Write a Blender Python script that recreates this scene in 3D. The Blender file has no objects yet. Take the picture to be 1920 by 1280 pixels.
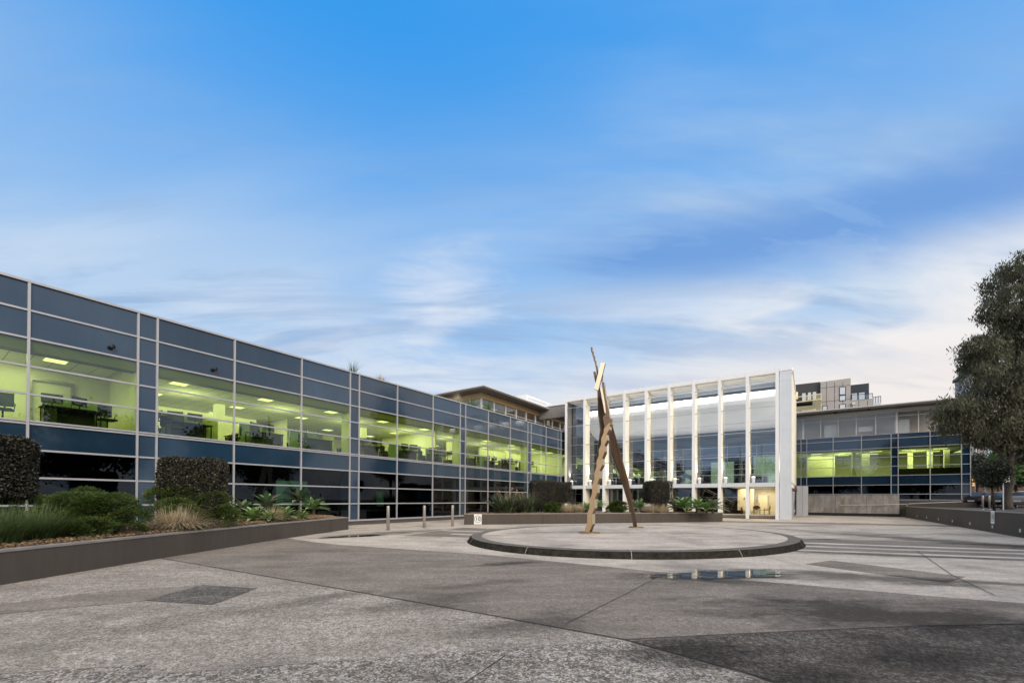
import bpy, bmesh, math, random
import numpy as np
from mathutils import Vector, Matrix
R = math.radians
scene = bpy.context.scene
random.seed(7); rng = np.random.default_rng(11)

# ---------------------------------------------------------------- camera, world, sun
F, CX, CY, PIT, ROL, H = 803.39, 960.0, 929.892, 0.0070, -0.0048, 1.55
cam = bpy.data.cameras.new('camera'); camo = bpy.data.objects.new('camera', cam)
scene.collection.objects.link(camo); scene.camera = camo
cr, sr, cp, sp = math.cos(ROL), math.sin(ROL), math.cos(PIT), math.sin(PIT)
_up0 = Vector((0, -sp, cp)); _fw = Vector((0, cp, sp))
_rt = Vector((cr, 0, 0)) - sr * _up0; _up = Vector((sr, 0, 0)) + cr * _up0
camo.matrix_world = Matrix((( _rt.x, _up.x, -_fw.x, 0), (_rt.y, _up.y, -_fw.y, 0), (_rt.z, _up.z, -_fw.z, H), (0, 0, 0, 1)))
cam.sensor_fit = 'HORIZONTAL'; cam.sensor_width = 36; cam.lens = F / 1920 * 36
cam.shift_y = (CY - 640) / 1920; cam.clip_start = 0.1; cam.clip_end = 3000
scene.view_settings.view_transform = 'Standard'; scene.view_settings.look = 'None'
scene.view_settings.exposure = 0.35; scene.view_settings.gamma = 1
scene.cycles.use_denoising = True
scene.cycles.max_bounces = 8; scene.cycles.transparent_max_bounces = 16
scene.cycles.caustics_reflective = False; scene.cycles.caustics_refractive = False
scene.cycles.sample_clamp_indirect = 6

SUN_EL, SUN_AZ = R(26), R(156)        # azimuth from +Y towards +X
sd = bpy.data.lights.new('sun', 'SUN'); so = bpy.data.objects.new('sun', sd)
scene.collection.objects.link(so); sd.energy = 2.1; sd.angle = R(35); sd.color = (1, .90, .78)
so.rotation_euler = (math.pi / 2 - SUN_EL, 0, math.pi - SUN_AZ)
world = bpy.data.worlds.new('World'); scene.world = world; world.use_nodes = True

class NT:
    def __init__(s, tree): s.t = tree; s.n = tree.nodes; s.l = tree.links
    def node(s, ty, **kw):
        n = s.n.new(ty)
        for k, v in kw.items(): setattr(n, k, v)
        return n
    def link(s, a, b): s.l.new(a, b)
    def inp(s, n, i, v):
        if isinstance(v, bpy.types.NodeSocket): s.link(v, n.inputs[i])
        elif v is not None:
            if n.inputs[i].type == 'RGBA' and len(v) == 3: v = (*v, 1)
            n.inputs[i].default_value = v
    def math(s, op, a, b=None, c=None, clamp=False):
        n = s.node('ShaderNodeMath', operation=op, use_clamp=clamp)
        s.inp(n, 0, a); s.inp(n, 1, b)
        if c is not None: s.inp(n, 2, c)
        return n.outputs[0]
    def mix(s, f, a, b, bt='MIX'):
        n = s.node('ShaderNodeMix', data_type='RGBA', blend_type=bt)
        s.inp(n, 0, f); s.inp(n, 6, a); s.inp(n, 7, b); return n.outputs[2]
    def ramp(s, f, stops):
        n = s.node('ShaderNodeValToRGB'); s.link(f, n.inputs[0]); e = n.color_ramp.elements
        while len(e) < len(stops): e.new(.5)
        for k, (p, c) in enumerate(stops):
            e[k].position = p; e[k].color = (c, c, c, 1) if not hasattr(c, '__len__') else (*c, 1)
        return n.outputs[0]
    def noise(s, vec, scale, detail=4, rough=.55, dist=0):
        n = s.node('ShaderNodeTexNoise'); s.inp(n, 'Vector', vec)
        n.inputs['Scale'].default_value = scale; n.inputs['Detail'].default_value = detail
        n.inputs['Roughness'].default_value = rough; n.inputs['Distortion'].default_value = dist
        return n.outputs[0]
    def mapping(s, vec, loc=(0, 0, 0), rot=(0, 0, 0), scl=(1, 1, 1)):
        n = s.node('ShaderNodeMapping'); s.inp(n, 0, vec)
        n.inputs[1].default_value = loc; n.inputs[2].default_value = rot; n.inputs[3].default_value = scl
        return n.outputs[0]

w = NT(world.node_tree); w.n.clear()
out = w.node('ShaderNodeOutputWorld'); bg = w.node('ShaderNodeBackground'); w.link(bg.outputs[0], out.inputs[0])
bg.inputs[1].default_value = 0.1
sky = w.node('ShaderNodeTexSky', sky_type='NISHITA'); sky.sun_disc = False
sky.sun_elevation = SUN_EL; sky.sun_rotation = SUN_AZ; sky.air_density = 1.0; sky.dust_density = .6; sky.ozone_density = 2.5
tc = w.node('ShaderNodeTexCoord'); gen = tc.outputs['Generated']
sx = w.node('ShaderNodeSeparateXYZ'); w.link(gen, sx.inputs[0]); X, Y, Z = sx.outputs
zc = w.math('MAXIMUM', Z, 0.0)
den = w.math('ADD', zc, 0.22)
cb = w.node('ShaderNodeCombineXYZ'); w.link(w.math('DIVIDE', X, den), cb.inputs[0]); w.link(w.math('DIVIDE', Y, den), cb.inputs[1])
P = cb.outputs[0]
def smooth(v, a, b):
    n = w.node('ShaderNodeMapRange', interpolation_type='SMOOTHSTEP'); w.inp(n, 0, v)
    n.inputs[1].default_value = a; n.inputs[2].default_value = b; n.inputs[3].default_value = 0; n.inputs[4].default_value = 1
    return n.outputs[0]
base = w.mix(.88, sky.outputs[0], (.26, 2.75, 7.2))
haze = w.math('MULTIPLY', w.math('SUBTRACT', 1.0, smooth(Z, .30, .78)), .88)
col = w.mix(haze, base, (2.7, 4.4, 6.7))
front = smooth(Y, -.3, .5)
n1 = w.noise(w.mapping(P, rot=(0, 0, R(-28)), scl=(.55, 1.7, 1)), 1.5, 8, .55, .6)
n2 = w.noise(w.mapping(P, loc=(3.1, 1.7, 0), rot=(0, 0, R(-20)), scl=(.35, 1.1, 1)), 1.1, 6, .55, .5)
n3 = w.noise(w.mapping(P, loc=(7.1, 4.7, 0), rot=(0, 0, R(-12)), scl=(.5, 2.6, 1)), 1.9, 8, .6, .7)
low = w.math('SUBTRACT', 1.0, smooth(Z, .30, .72))
rightw = smooth(X, -.25, .62)
# thin high veil, strongest on the right
veil = w.math('MULTIPLY', w.math('ADD', .12, smooth(n2, .38, .58)), w.math('ADD', w.math('MULTIPLY', low, .55), w.math('MULTIPLY', w.math('MULTIPLY', rightw, w.math('SUBTRACT', 1.0, smooth(Z, .60, .95))), .80)), clamp=True)
col = w.mix(veil, col, (4.6, 5.6, 6.8))
# slate-blue streaks
st_ = w.math('MULTIPLY', smooth(n3, .46, .62), w.math('MULTIPLY', low, .85), clamp=True)
col = w.mix(st_, col, (2.35, 3.7, 5.8))
# white banks low on the right, wisps elsewhere
covr = w.math('MULTIPLY', w.math('SUBTRACT', 1.0, smooth(Z, .28, .50)), w.math('ADD', .34, w.math('MULTIPLY', rightw, .75)))
wh = w.math('MULTIPLY', smooth(n1, .40, .62), covr, clamp=True)
col = w.mix(wh, col, (6.9, 6.95, 7.1))
# warm cream towards the horizon on the right
hz_ = w.math('MULTIPLY', w.math('SUBTRACT', 1.0, smooth(Z, .14, .42)), w.math('MULTIPLY', w.math('ADD', .10, w.math('MULTIPLY', rightw, .72)), w.math('ADD', .45, smooth(n2, .35, .6))), clamp=True)
col = w.mix(hz_, col, (7.1, 6.7, 6.5))
# grey-blue bars low on the right
gb_ = w.math('MULTIPLY', smooth(w.noise(w.mapping(P, loc=(1.3, 9.2, 0), rot=(0, 0, R(-35)), scl=(.3, 1.5, 1)), 1.6, 6, .5, .4), .53, .64), w.math('MULTIPLY', w.math('SUBTRACT', 1.0, smooth(Z, .16, .42)), .75))
col = w.mix(gb_, col, (3.9, 4.6, 6.0))
pd = w.node('ShaderNodeVectorMath', operation='DISTANCE'); w.link(gen, pd.inputs[0]); pd.inputs[1].default_value = (-.137, .92, .363)
pf = w.math('SUBTRACT', 1.0, smooth(w.math('ADD', pd.outputs['Value'], w.math('MULTIPLY', w.math('SUBTRACT', n3, .5), .45)), .0, .17))
pf = w.math('MULTIPLY', pf, smooth(n1, .36, .60))
col = w.mix(w.math('MULTIPLY', pf, .75), col, (6.5, 6.7, 7.2))
mv = w.math('MULTIPLY', w.math('SUBTRACT', 1.0, smooth(Z, .13, .26)), w.math('MULTIPLY', smooth(n3, .42, .6), .65))
col = w.mix(mv, col, (4.3, 4.6, 5.6))
# diagonal clear-blue band across the clouds on the right
zb = w.math('SUBTRACT', Z, w.math('SUBTRACT', .500, w.math('MULTIPLY', X, .10)))
zb = w.math('ADD', zb, w.math('MULTIPLY', w.math('SUBTRACT', n2, .5), .16))
band = w.math('MULTIPLY', w.math('SUBTRACT', 1.0, smooth(w.math('ABSOLUTE', zb), .006, .085)), w.math('MULTIPLY', w.math('MULTIPLY', smooth(X, -.05, .35), w.math('ADD', .72, smooth(n3, .35, .6)), clamp=True), front))
col = w.mix(w.math('MULTIPLY', band, .9), col, (1.25, 2.7, 5.7))
# bright cloud added unseen behind the viewer and overhead, for neutral ambient light
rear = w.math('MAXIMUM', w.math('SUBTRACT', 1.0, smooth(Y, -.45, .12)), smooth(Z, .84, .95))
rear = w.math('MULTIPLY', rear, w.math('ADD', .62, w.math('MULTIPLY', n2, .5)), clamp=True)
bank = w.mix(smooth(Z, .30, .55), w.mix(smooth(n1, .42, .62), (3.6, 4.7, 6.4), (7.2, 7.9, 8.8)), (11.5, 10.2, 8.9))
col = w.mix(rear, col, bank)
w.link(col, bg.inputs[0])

# ---------------------------------------------------------------- frames of reference
A = .6047
U = Vector((math.sin(A), math.cos(A), 0)); V = Vector((math.cos(A), -math.sin(A), 0))   # U runs along the blue wing, V along the hall
def W(s, t, z=0): return V * s + U * t + Vector((0, 0, z))
def ray(x, y):
    X2 = (x - CX) / F; Z2 = -(y - CY) / F
    X = X2 * cr + Z2 * sr; Zz = -X2 * sr + Z2 * cr
    return Vector((X, cp - Zz * sp, sp + Zz * cp))
CAM = Vector((0, 0, H))
def gnd(x, y, z=0.0):
    r = ray(x, y); return CAM + r * ((z - H) / r.z)
def PT(x, y, t):                 # point of the plane t = const -> (s, z)
    r = ray(x, y); p = CAM + r * (t / r.dot(U)); return p.dot(V), p.z
def PS(x, y, s):
    r = ray(x, y); p = CAM + r * (s / r.dot(V)); return p.dot(U), p.z
def PD(x, y, d):                 # point at forward distance d
    r = ray(x, y); return CAM + r * (d / r.y)

def gnd_(x, y):
    p = gnd(x, y); return (p.x, p.y)
# ---------------------------------------------------------------- materials
MATS = {}
def new_mat(name):
    m = bpy.data.materials.new(name); m.use_nodes = True; n = NT(m.node_tree); n.n.clear()
    o = n.node('ShaderNodeOutputMaterial'); MATS[name] = m; return m, n, o
def mat(name, col, rough=.6, metal=0, var=.12, scale=3, bump=0, bscale=60, spec=.5, coat=0, emis=None, estr=0, streak=False, dirt=0):
    m, n, o = new_mat(name); b = n.node('ShaderNodeBsdfPrincipled'); n.link(b.outputs[0], o.inputs[0])
    t = n.node('ShaderNodeTexCoord'); co = t.outputs['Object']
    if var:
        v = n.mapping(co, scl=(1, 1, .25)) if streak else co
        f = n.noise(v, scale, 6, .6)
        c = n.mix(n.ramp(f, [(.3, 0), (.7, 1)]), tuple(k * (1 - var) for k in col), tuple(min(1, k * (1 + var)) for k in col))
        if dirt:
            g = n.noise(n.mapping(co, loc=(5, 5, 5), scl=(2.2, 2.2, .35)), 2.5, 8, .7)
            c = n.mix(n.math('MULTIPLY', n.ramp(g, [(.45, 0), (.75, 1)]), dirt), c, tuple(k * .35 for k in col))
        n.link(c, b.inputs['Base Color'])
        n.link(n.ramp(f, [(.3, max(.02, rough * .85)), (.7, min(1, rough * 1.15))]), b.inputs['Roughness'])
    else:
        b.inputs['Base Color'].default_value = (*col, 1); b.inputs['Roughness'].default_value = rough
    b.inputs['Metallic'].default_value = metal; b.inputs['Specular IOR Level'].default_value = spec
    b.inputs['Coat Weight'].default_value = coat
    if bump:
        bp = n.node('ShaderNodeBump'); bp.inputs[0].default_value = bump; bp.inputs[1].default_value = .02
        n.link(n.noise(co, bscale, 5, .6), bp.inputs['Height']); n.link(bp.outputs[0], b.inputs['Normal'])
    if emis: b.inputs['Emission Color'].default_value = (*emis, 1); b.inputs['Emission Strength'].default_value = estr
    return m
def glass(name, tint, r0=.07, rough=0.0, wob=0):
    m, n, o = new_mat(name)
    lw = n.node('ShaderNodeLayerWeight'); lw.inputs[0].default_value = .5
    f = n.math('ADD', r0, n.math('MULTIPLY', n.math('POWER', lw.outputs['Facing'], 4.0), 1 - r0), clamp=True)
    tr = n.node('ShaderNodeBsdfTransparent'); tr.inputs[0].default_value = (*tint, 1)
    gl = n.node('ShaderNodeBsdfGlossy'); gl.inputs['Roughness'].default_value = rough; gl.inputs['Color'].default_value = (.92, .96, 1, 1)
    if wob:
        t = n.node('ShaderNodeTexCoord'); bp = n.node('ShaderNodeBump'); bp.inputs[0].default_value = wob; bp.inputs[1].default_value = .02
        n.link(n.noise(t.outputs['Object'], .8, 2, .5), bp.inputs['Height']); n.link(bp.outputs[0], gl.inputs['Normal'])
    mx = n.node('ShaderNodeMixShader'); n.link(f, mx.inputs[0]); n.link(tr.outputs[0], mx.inputs[1]); n.link(gl.outputs[0], mx.inputs[2])
    n.link(mx.outputs[0], o.inputs[0]); return m
def emit(name, col, s):
    m, n, o = new_mat(name); e = n.node('ShaderNodeEmission'); e.inputs[0].default_value = (*col, 1); e.inputs[1].default_value = s
    n.link(e.outputs[0], o.inputs[0]); return m
def leaf(name, c1, c2, c3=None, rough=.55, trans=.25, clump=0):
    m, n, o = new_mat(name); b = n.node('ShaderNodeBsdfPrincipled'); g = n.node('ShaderNodeNewGeometry')
    rp = g.outputs['Random Per Island']
    big = n.ramp(n.noise(g.outputs['Position'], clump, 3, .5), [(.36, 0), (.64, 1)]) if clump else rp
    fac = n.math('ADD', n.math('MULTIPLY', rp, .45), n.math('MULTIPLY', big, .55)) if clump else rp
    c = n.mix(fac, c1, c2)
    if c3: c = n.mix(n.math('GREATER_THAN', rp, .90 if clump else .86), c, c3)
    n.link(c, b.inputs['Base Color']); b.inputs['Roughness'].default_value = rough
    tl = n.node('ShaderNodeBsdfTranslucent'); n.link(c, tl.inputs[0])
    mx = n.node('ShaderNodeMixShader'); mx.inputs[0].default_value = trans
    n.link(b.outputs[0], mx.inputs[1]); n.link(tl.outputs[0], mx.inputs[2]); n.link(mx.outputs[0], o.inputs[0]); return m
STAINS = [(gnd_(*p), *q) for p, q in (
    ((1650, 1084), (2.6, .75, -20, 1.0)), ((1560, 1076), (1.3, .55, -15, 1.0)), ((1740, 1092), (1.6, .40, -20, 1.0)), ((1640, 1040), (3.0, .35, -14, .7)), ((1620, 1002), (4, .6, 5, .7)), ((1380, 1080), (2.7, .95, 10, .85)), ((1650, 1152), (2.7, 1.2, -10, .95)), ((1330, 1225), (1.0, .6, 10, .8)),
    ((1890, 1094), (2.6, .30, -16, .9)), ((955, 1056), (1.15, .35, 25, .9)), ((1800, 1016), (9.0, 1.5, -70, .9)), ((1545, 1010), (.9, .35, 8, .9)),
    ((740, 998), (4.6, 1.1, 50, .85)), ((800, 1130), (1.6, .5, 35, .5)), ((1010, 1165), (1.4, .5, 30, .6)), ((1085, 1006), (2.2, .9, 5, .5)),
    ((560, 1130), (1.8, .35, 50, .5)), ((250, 1180), (1.6, .5, 60, .35)), ((1560, 1035), (2.6, .3, -12, .6)), ((1500, 985), (6, 1.2, 15, .5)), ((900, 1095), (1.8, .3, 30, .45)), ((1750, 1235), (1.4, .6, 5, .7)), ((1520, 1270), (1.0, .4, 0, .7)))]
def stain_group():
    gt_ = bpy.data.node_groups.new('stain_mask', 'ShaderNodeTree'); gt_.interface.new_socket('mask', in_out='OUTPUT', socket_type='NodeSocketFloat')
    n = NT(gt_); go = n.node('NodeGroupOutput'); g = n.node('ShaderNodeNewGeometry'); pos = g.outputs['Position']
    nz = n.math('SUBTRACT', n.noise(n.mapping(pos, rot=(0, 0, .3), scl=(.7, 1.5, 1)), 1.5, 9, .66, .4), .5)
    fine = n.ramp(n.noise(pos, 14, 5, .7), [(.25, .55), (.7, 1)]); acc = None
    for (cx_, cy_), rx, ry, ro, st in STAINS:
        mp = n.node('ShaderNodeMapping', vector_type='TEXTURE'); src = pos
        if acc is not None:      # chain the nodes one after another (keeps the shader's stack small); z is not used below
            cz = n.node('ShaderNodeCombineXYZ'); n.link(acc, cz.inputs[2]); va = n.node('ShaderNodeVectorMath', operation='ADD')
            n.link(pos, va.inputs[0]); n.link(cz.outputs[0], va.inputs[1]); src = va.outputs[0]
        n.link(src, mp.inputs[0])
        mp.inputs[1].default_value = (cx_, cy_, 0); mp.inputs[2].default_value = (0, 0, R(ro)); mp.inputs[3].default_value = (rx, ry, 1)
        sp_ = n.node('ShaderNodeSeparateXYZ'); n.link(mp.outputs[0], sp_.inputs[0])
        r2 = n.math('SQRT', n.math('ADD', n.math('POWER', n.math('ABSOLUTE', sp_.outputs[0]), 2), n.math('POWER', n.math('ABSOLUTE', sp_.outputs[1]), 2)))
        v = n.math('ADD', n.math('SUBTRACT', 1.05, r2), n.math('MULTIPLY', nz, 2.2))
        v = n.math('MULTIPLY', n.math('DIVIDE', v, .75, clamp=True), st)
        acc = v if acc is None else n.math('MAXIMUM', acc, v)
    n.link(n.math('MULTIPLY', acc, fine), go.inputs[0]); return gt_
STAIN = stain_group()
def paving(name, lo, hi, speck=.5, scale=70, wet=.45, wscale=.35, rough=.75, sparse=.5, bump=.5):
    m, n, o = new_mat(name); b = n.node('ShaderNodeBsdfPrincipled'); n.link(b.outputs[0], o.inputs[0])
    g = n.node('ShaderNodeNewGeometry'); pos = g.outputs['Position']
    vo = n.node('ShaderNodeTexVoronoi'); n.inp(vo, 'Vector', pos); vo.inputs['Scale'].default_value = scale
    sep = n.node('ShaderNodeSeparateColor'); n.link(vo.outputs['Color'], sep.inputs[0])
    vo2 = n.node('ShaderNodeTexVoronoi'); n.inp(vo2, 'Vector', pos); vo2.inputs['Scale'].default_value = scale * .45
    sep2 = n.node('ShaderNodeSeparateColor'); n.link(vo2.outputs['Color'], sep2.inputs[0])
    s1 = n.ramp(sep.outputs[0], [(sparse, 0), (min(.98, sparse + .4), 1)])
    s2 = n.ramp(sep2.outputs[1], [(.72, 0), (.95, 1)])
    sd_ = n.ramp(sep.outputs[2], [(.0, 1), (.35, 0)])
    big = n.noise(pos, wscale, 8, .62, .4)
    big2 = n.noise(n.mapping(pos, loc=(9, 3, 0), rot=(0, 0, .5), scl=(1, .35, 1)), wscale * 2.2, 7, .6, .3)
    mid = n.noise(pos, 9, 6, .65)
    c = n.mix(n.ramp(mid, [(.3, 0), (.7, 1)]), lo, hi)
    c = n.mix(n.math('MULTIPLY', s1, speck), c, (.78, .70, .60))
    c = n.mix(n.math('MULTIPLY', s2, speck * .5), c, (.85, .82, .78))
    c = n.mix(n.math('MULTIPLY', sd_, speck * .9), c, tuple(k * .25 for k in lo))
    vg = n.node('ShaderNodeTexVoronoi'); n.inp(vg, 'Vector', pos); vg.inputs['Scale'].default_value = scale * .28
    sg = n.node('ShaderNodeSeparateColor'); n.link(vg.outputs['Color'], sg.inputs[0])
    c = n.mix(n.math('MULTIPLY', n.ramp(sg.outputs[0], [(.55, 0), (1, 1)]), speck * .35), c, (.72, .66, .58))
    c = n.mix(n.math('MULTIPLY', n.ramp(sg.outputs[1], [(.6, 0), (1, 1)]), speck * .45), c, tuple(k * .35 for k in lo))
    stn = n.node('ShaderNodeGroup'); stn.node_tree = STAIN; stm = stn.outputs[0]
    wm = n.math('MAXIMUM', n.ramp(big, [(.50, 0), (.66, 1)]), n.ramp(big2, [(.56, 0), (.72, .8)]))
    mot = n.noise(n.mapping(pos, loc=(2, 8, 0), rot=(0, 0, -.35), scl=(.45, 1.3, 1)), 1.3, 9, .68, .2)
    c = n.mix(n.math('MULTIPLY', n.ramp(mot, [(.40, 0), (.64, 1)]), .42), c, tuple(k * .45 for k in lo))
    c = n.mix(n.math('MULTIPLY', wm, wet), c, tuple(k * .3 for k in lo))
    c = n.mix(n.ramp(stm, [(.03, 0), (.75, .84)]), c, tuple(k * .20 for k in lo))
    n.link(c, b.inputs['Base Color'])
    n.link(n.math('SUBTRACT', n.math('SUBTRACT', rough, n.math('MULTIPLY', wm, wet * .35)), n.math('MULTIPLY', stm, .10)), b.inputs['Roughness'])
    b.inputs['Specular IOR Level'].default_value = .045
    bp = n.node('ShaderNodeBump'); bp.inputs[0].default_value = bump; bp.inputs[1].default_value = .004
    n.link(n.math('ADD', sep.outputs[0], mid), bp.inputs['Height']); n.link(bp.outputs[0], b.inputs['Normal'])
    return m

M_alu = mat('mullion_aluminium', (.40, .40, .415), .4, .25, .06, 2)
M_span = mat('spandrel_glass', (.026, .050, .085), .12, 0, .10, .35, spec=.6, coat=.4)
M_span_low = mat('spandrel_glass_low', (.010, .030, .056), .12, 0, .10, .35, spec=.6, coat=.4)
for m_ in (M_span, M_span_low):
    n_ = NT(m_.node_tree); b_ = next(q for q in n_.n if q.type == 'BSDF_PRINCIPLED'); l_ = b_.inputs['Base Color'].links[0].from_socket
    oi = n_.node('ShaderNodeObjectInfo'); tc_ = n_.node('ShaderNodeTexCoord')
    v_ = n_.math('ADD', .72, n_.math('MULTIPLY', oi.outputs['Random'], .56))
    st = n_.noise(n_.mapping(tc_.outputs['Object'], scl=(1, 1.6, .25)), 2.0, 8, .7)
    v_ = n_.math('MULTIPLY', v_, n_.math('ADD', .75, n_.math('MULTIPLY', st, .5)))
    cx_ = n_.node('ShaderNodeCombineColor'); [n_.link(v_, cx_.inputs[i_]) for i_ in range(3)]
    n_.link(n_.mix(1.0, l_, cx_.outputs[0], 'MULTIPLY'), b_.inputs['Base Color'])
    bp_ = n_.node('ShaderNodeBump'); bp_.inputs[0].default_value = .25; bp_.inputs[1].default_value = .02
    n_.link(n_.noise(tc_.outputs['Object'], .9, 2, .5), bp_.inputs['Height']); n_.link(bp_.outputs[0], b_.inputs['Normal'])
M_plinth = mat('plinth_render', (.075, .066, .060), .7, 0, .10, 1.2, .2, 90)
M_gpl = glass('office_glass', (.58, .72, .26), .085)
M_gdark = glass('ground_floor_glass', (.05, .13, .16), .03)
M_hall = glass('hall_glass', (.76, .79, .82), .155)
M_clear = glass('clear_glass', (.90, .95, .93), .08)
M_ceil = mat('ceiling_tiles', (.72, .72, .68), .9, 0, .04, 1)
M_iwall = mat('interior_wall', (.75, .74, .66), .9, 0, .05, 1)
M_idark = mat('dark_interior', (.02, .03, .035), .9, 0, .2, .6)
M_teal = mat('teal_blind', (.008, .055, .075), .8, 0, .2, .5, streak=True)
M_floor = mat('carpet', (.12, .13, .12), .95, 0, .1, 6)
M_black = mat('black_plastic', (.006, .007, .009), .45, 0, .1, 5)
M_desk = mat('desk_laminate', (.010, .014, .020), .5, 0, .1, 3)
M_desklt = mat('pale_laminate', (.55, .55, .48), .6, 0, .05, 3)
M_screenp = mat('partition_fabric', (.30, .38, .36), .95, 0, .08, 12)
M_metal = mat('brushed_steel', (.50, .50, .50), .35, .8, .1, 8)
M_white = mat('white_cladding', (.86, .86, .86), .45, 0, .02, 1.2, dirt=.06)
M_pier = mat('pale_pier_cladding', (.66, .69, .72), .45, 0, .04, .8, dirt=.12)
M_cream = mat('cream_fin_panel', (.84, .79, .66), .5, 0, .03, 1)
M_soffit = mat('hall_soffit', (.82, .80, .77), .55, 0, .02, .7)
M_cwall = mat('cream_lobby_wall', (.86, .78, .60), .8, 0, .03, 1)
M_greyint = mat('grey_lobby_panel', (.16, .15, .14), .7, 0, .1, 1)
M_dk = mat('charcoal_metal', (.030, .033, .037), .5, .3, .1, 3)
M_roofsoff = mat('dark_roof_soffit', (.10, .085, .070), .7, 0, .1, 1.5)
M_fascia = mat('pale_fascia', (.60, .60, .58), .5, 0, .05, 2)
M_timber = mat('timber_beam', (.52, .36, .17), .6, 0, .15, 5)
M_stone = mat('stone_cladding', (.24, .225, .21), .8, 0, .06, 1, dirt=.2)
M_panelg = mat('grey_panel', (.42, .385, .35), .7, 0, .05, .6)
M_panelb = mat('dark_blue_panel', (.030, .040, .050), .6, 0, .1, 1)
M_curtain = mat('window_curtain', (.62, .66, .70), .5, 0, .06, 3)
M_wallp = mat('planter_wall_render', (.098, .084, .072), .8, 0, .10, .9, .25, 120, spec=.12, streak=True, dirt=.22)
M_coping = mat('coping_stone', (.26, .24, .22), .8, 0, .2, 4, .3, 60)
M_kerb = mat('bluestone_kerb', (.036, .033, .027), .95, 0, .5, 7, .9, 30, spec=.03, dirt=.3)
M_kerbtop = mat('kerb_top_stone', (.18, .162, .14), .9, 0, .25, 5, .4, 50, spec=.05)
M_mulch = mat('mulch_bed', (.20, .135, .075), .95, 0, .6, 28, 1.0, 40)
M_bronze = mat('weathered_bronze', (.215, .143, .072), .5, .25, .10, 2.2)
M_bronzed = mat('dark_shade_bronze', (.105, .060, .034), .5, .2, .15, 2.2)  # brown bars, plus painted shade on the zigzag undersides
M_bronzel = mat('pale_lit_bronze', (.52, .45, .33), .40, .30, .08, 2.2)  # cream bars, plus painted light on the zigzag's upright sides
M_steel = mat('bollard_steel', (.42, .38, .35), .42, .55, .12, 4, streak=True)
M_paintw = mat('sign_white', (.80, .79, .76), .5, 0, .04, 6)
M_paintk = mat('sign_black', (.01, .01, .01), .5, 0, 0)
M_bark = mat('bark', (.048, .039, .032), .9, 0, .5, 6, 1.0, 25, streak=True)
M_twig = mat('twig_bark', (.06, .05, .04), .9, 0, .3, 8)
M_brick = None

def brick(name, c1, c2, mortar, scale=1.0):
    m, n, o = new_mat(name); b = n.node('ShaderNodeBsdfPrincipled'); n.link(b.outputs[0], o.inputs[0])
    t = n.node('ShaderNodeTexCoord'); mp = n.mapping(t.outputs['Object'], rot=(R(90), 0, 0))
    br = n.node('ShaderNodeTexBrick'); n.link(mp, br.inputs[0])
    for k, v in ((1, c1), (2, c2), (3, mortar)): br.inputs[k].default_value = (*v, 1)
    br.inputs['Scale'].default_value = scale; br.inputs['Brick Width'].default_value = .24; br.inputs['Row Height'].default_value = .086
    br.inputs['Mortar Size'].default_value = .008; n.link(br.outputs[0], b.inputs['Base Color']); b.inputs['Roughness'].default_value = .9
    return m
M_brick = brick('red_brick', (.20, .085, .05), (.13, .055, .035), (.16, .13, .11))
M_brickin = brick('lobby_brick', (.17, .085, .055), (.10, .05, .035), (.07, .05, .04))
def concrete(name):
    m, n, o = new_mat(name); b = n.node('ShaderNodeBsdfPrincipled'); n.link(b.outputs[0], o.inputs[0])
    t = n.node('ShaderNodeTexCoord'); co = t.outputs['Object']
    f = n.noise(n.mapping(co, scl=(1.6, 1.6, .5)), 1.6, 9, .7, .3); g = n.noise(co, 1.1, 6, .6)
    c = n.mix(n.ramp(f, [(.30, 0), (.72, 1)]), (.20, .185, .17), (.50, .47, .43))
    c = n.mix(n.math('MULTIPLY', n.ramp(g, [(.5, 0), (.65, 1)]), .6), c, (.25, .20, .12))
    n.link(c, b.inputs['Base Color']); b.inputs['Roughness'].default_value = .9; return m
M_conc = concrete('stained_concrete')

L_hedge = leaf('hedge_leaf', (.012, .014, .007), (.052, .048, .026), (.13, .11, .075), .5, .05, 4)
L_conifer = leaf('conifer_sprig', (.012, .030, .005), (.095, .15, .022), (.16, .20, .05), .6, .2, 3.5)
L_grass = leaf('green_blade', (.045, .085, .020), (.13, .20, .055), (.25, .26, .13), .5, .3)
L_tan = leaf('dry_blade', (.52, .40, .26), (.80, .67, .48), (.14, .15, .07), .7, .3)
L_agave = leaf('agave_leaf', (.13, .22, .07), (.28, .42, .14), (.36, .48, .22), .5, .2)
L_agaved = leaf('agave_leaf_grey', (.08, .14, .065), (.19, .27, .13), (.34, .28, .2), .45, .15)
L_euc = leaf('gum_leaf', (.036, .040, .020), (.150, .146, .085), (.17, .18, .09), .6, .3, .8)
L_dark = leaf('dark_leaf', (.012, .018, .008), (.045, .055, .025), (.085, .095, .06), .55, .2, 1.0)  # dark green leaf shared by young, background and street trees
L_green = leaf('bright_leaf', (.05, .12, .02), (.12, .22, .04), None, .5, .3)

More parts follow.
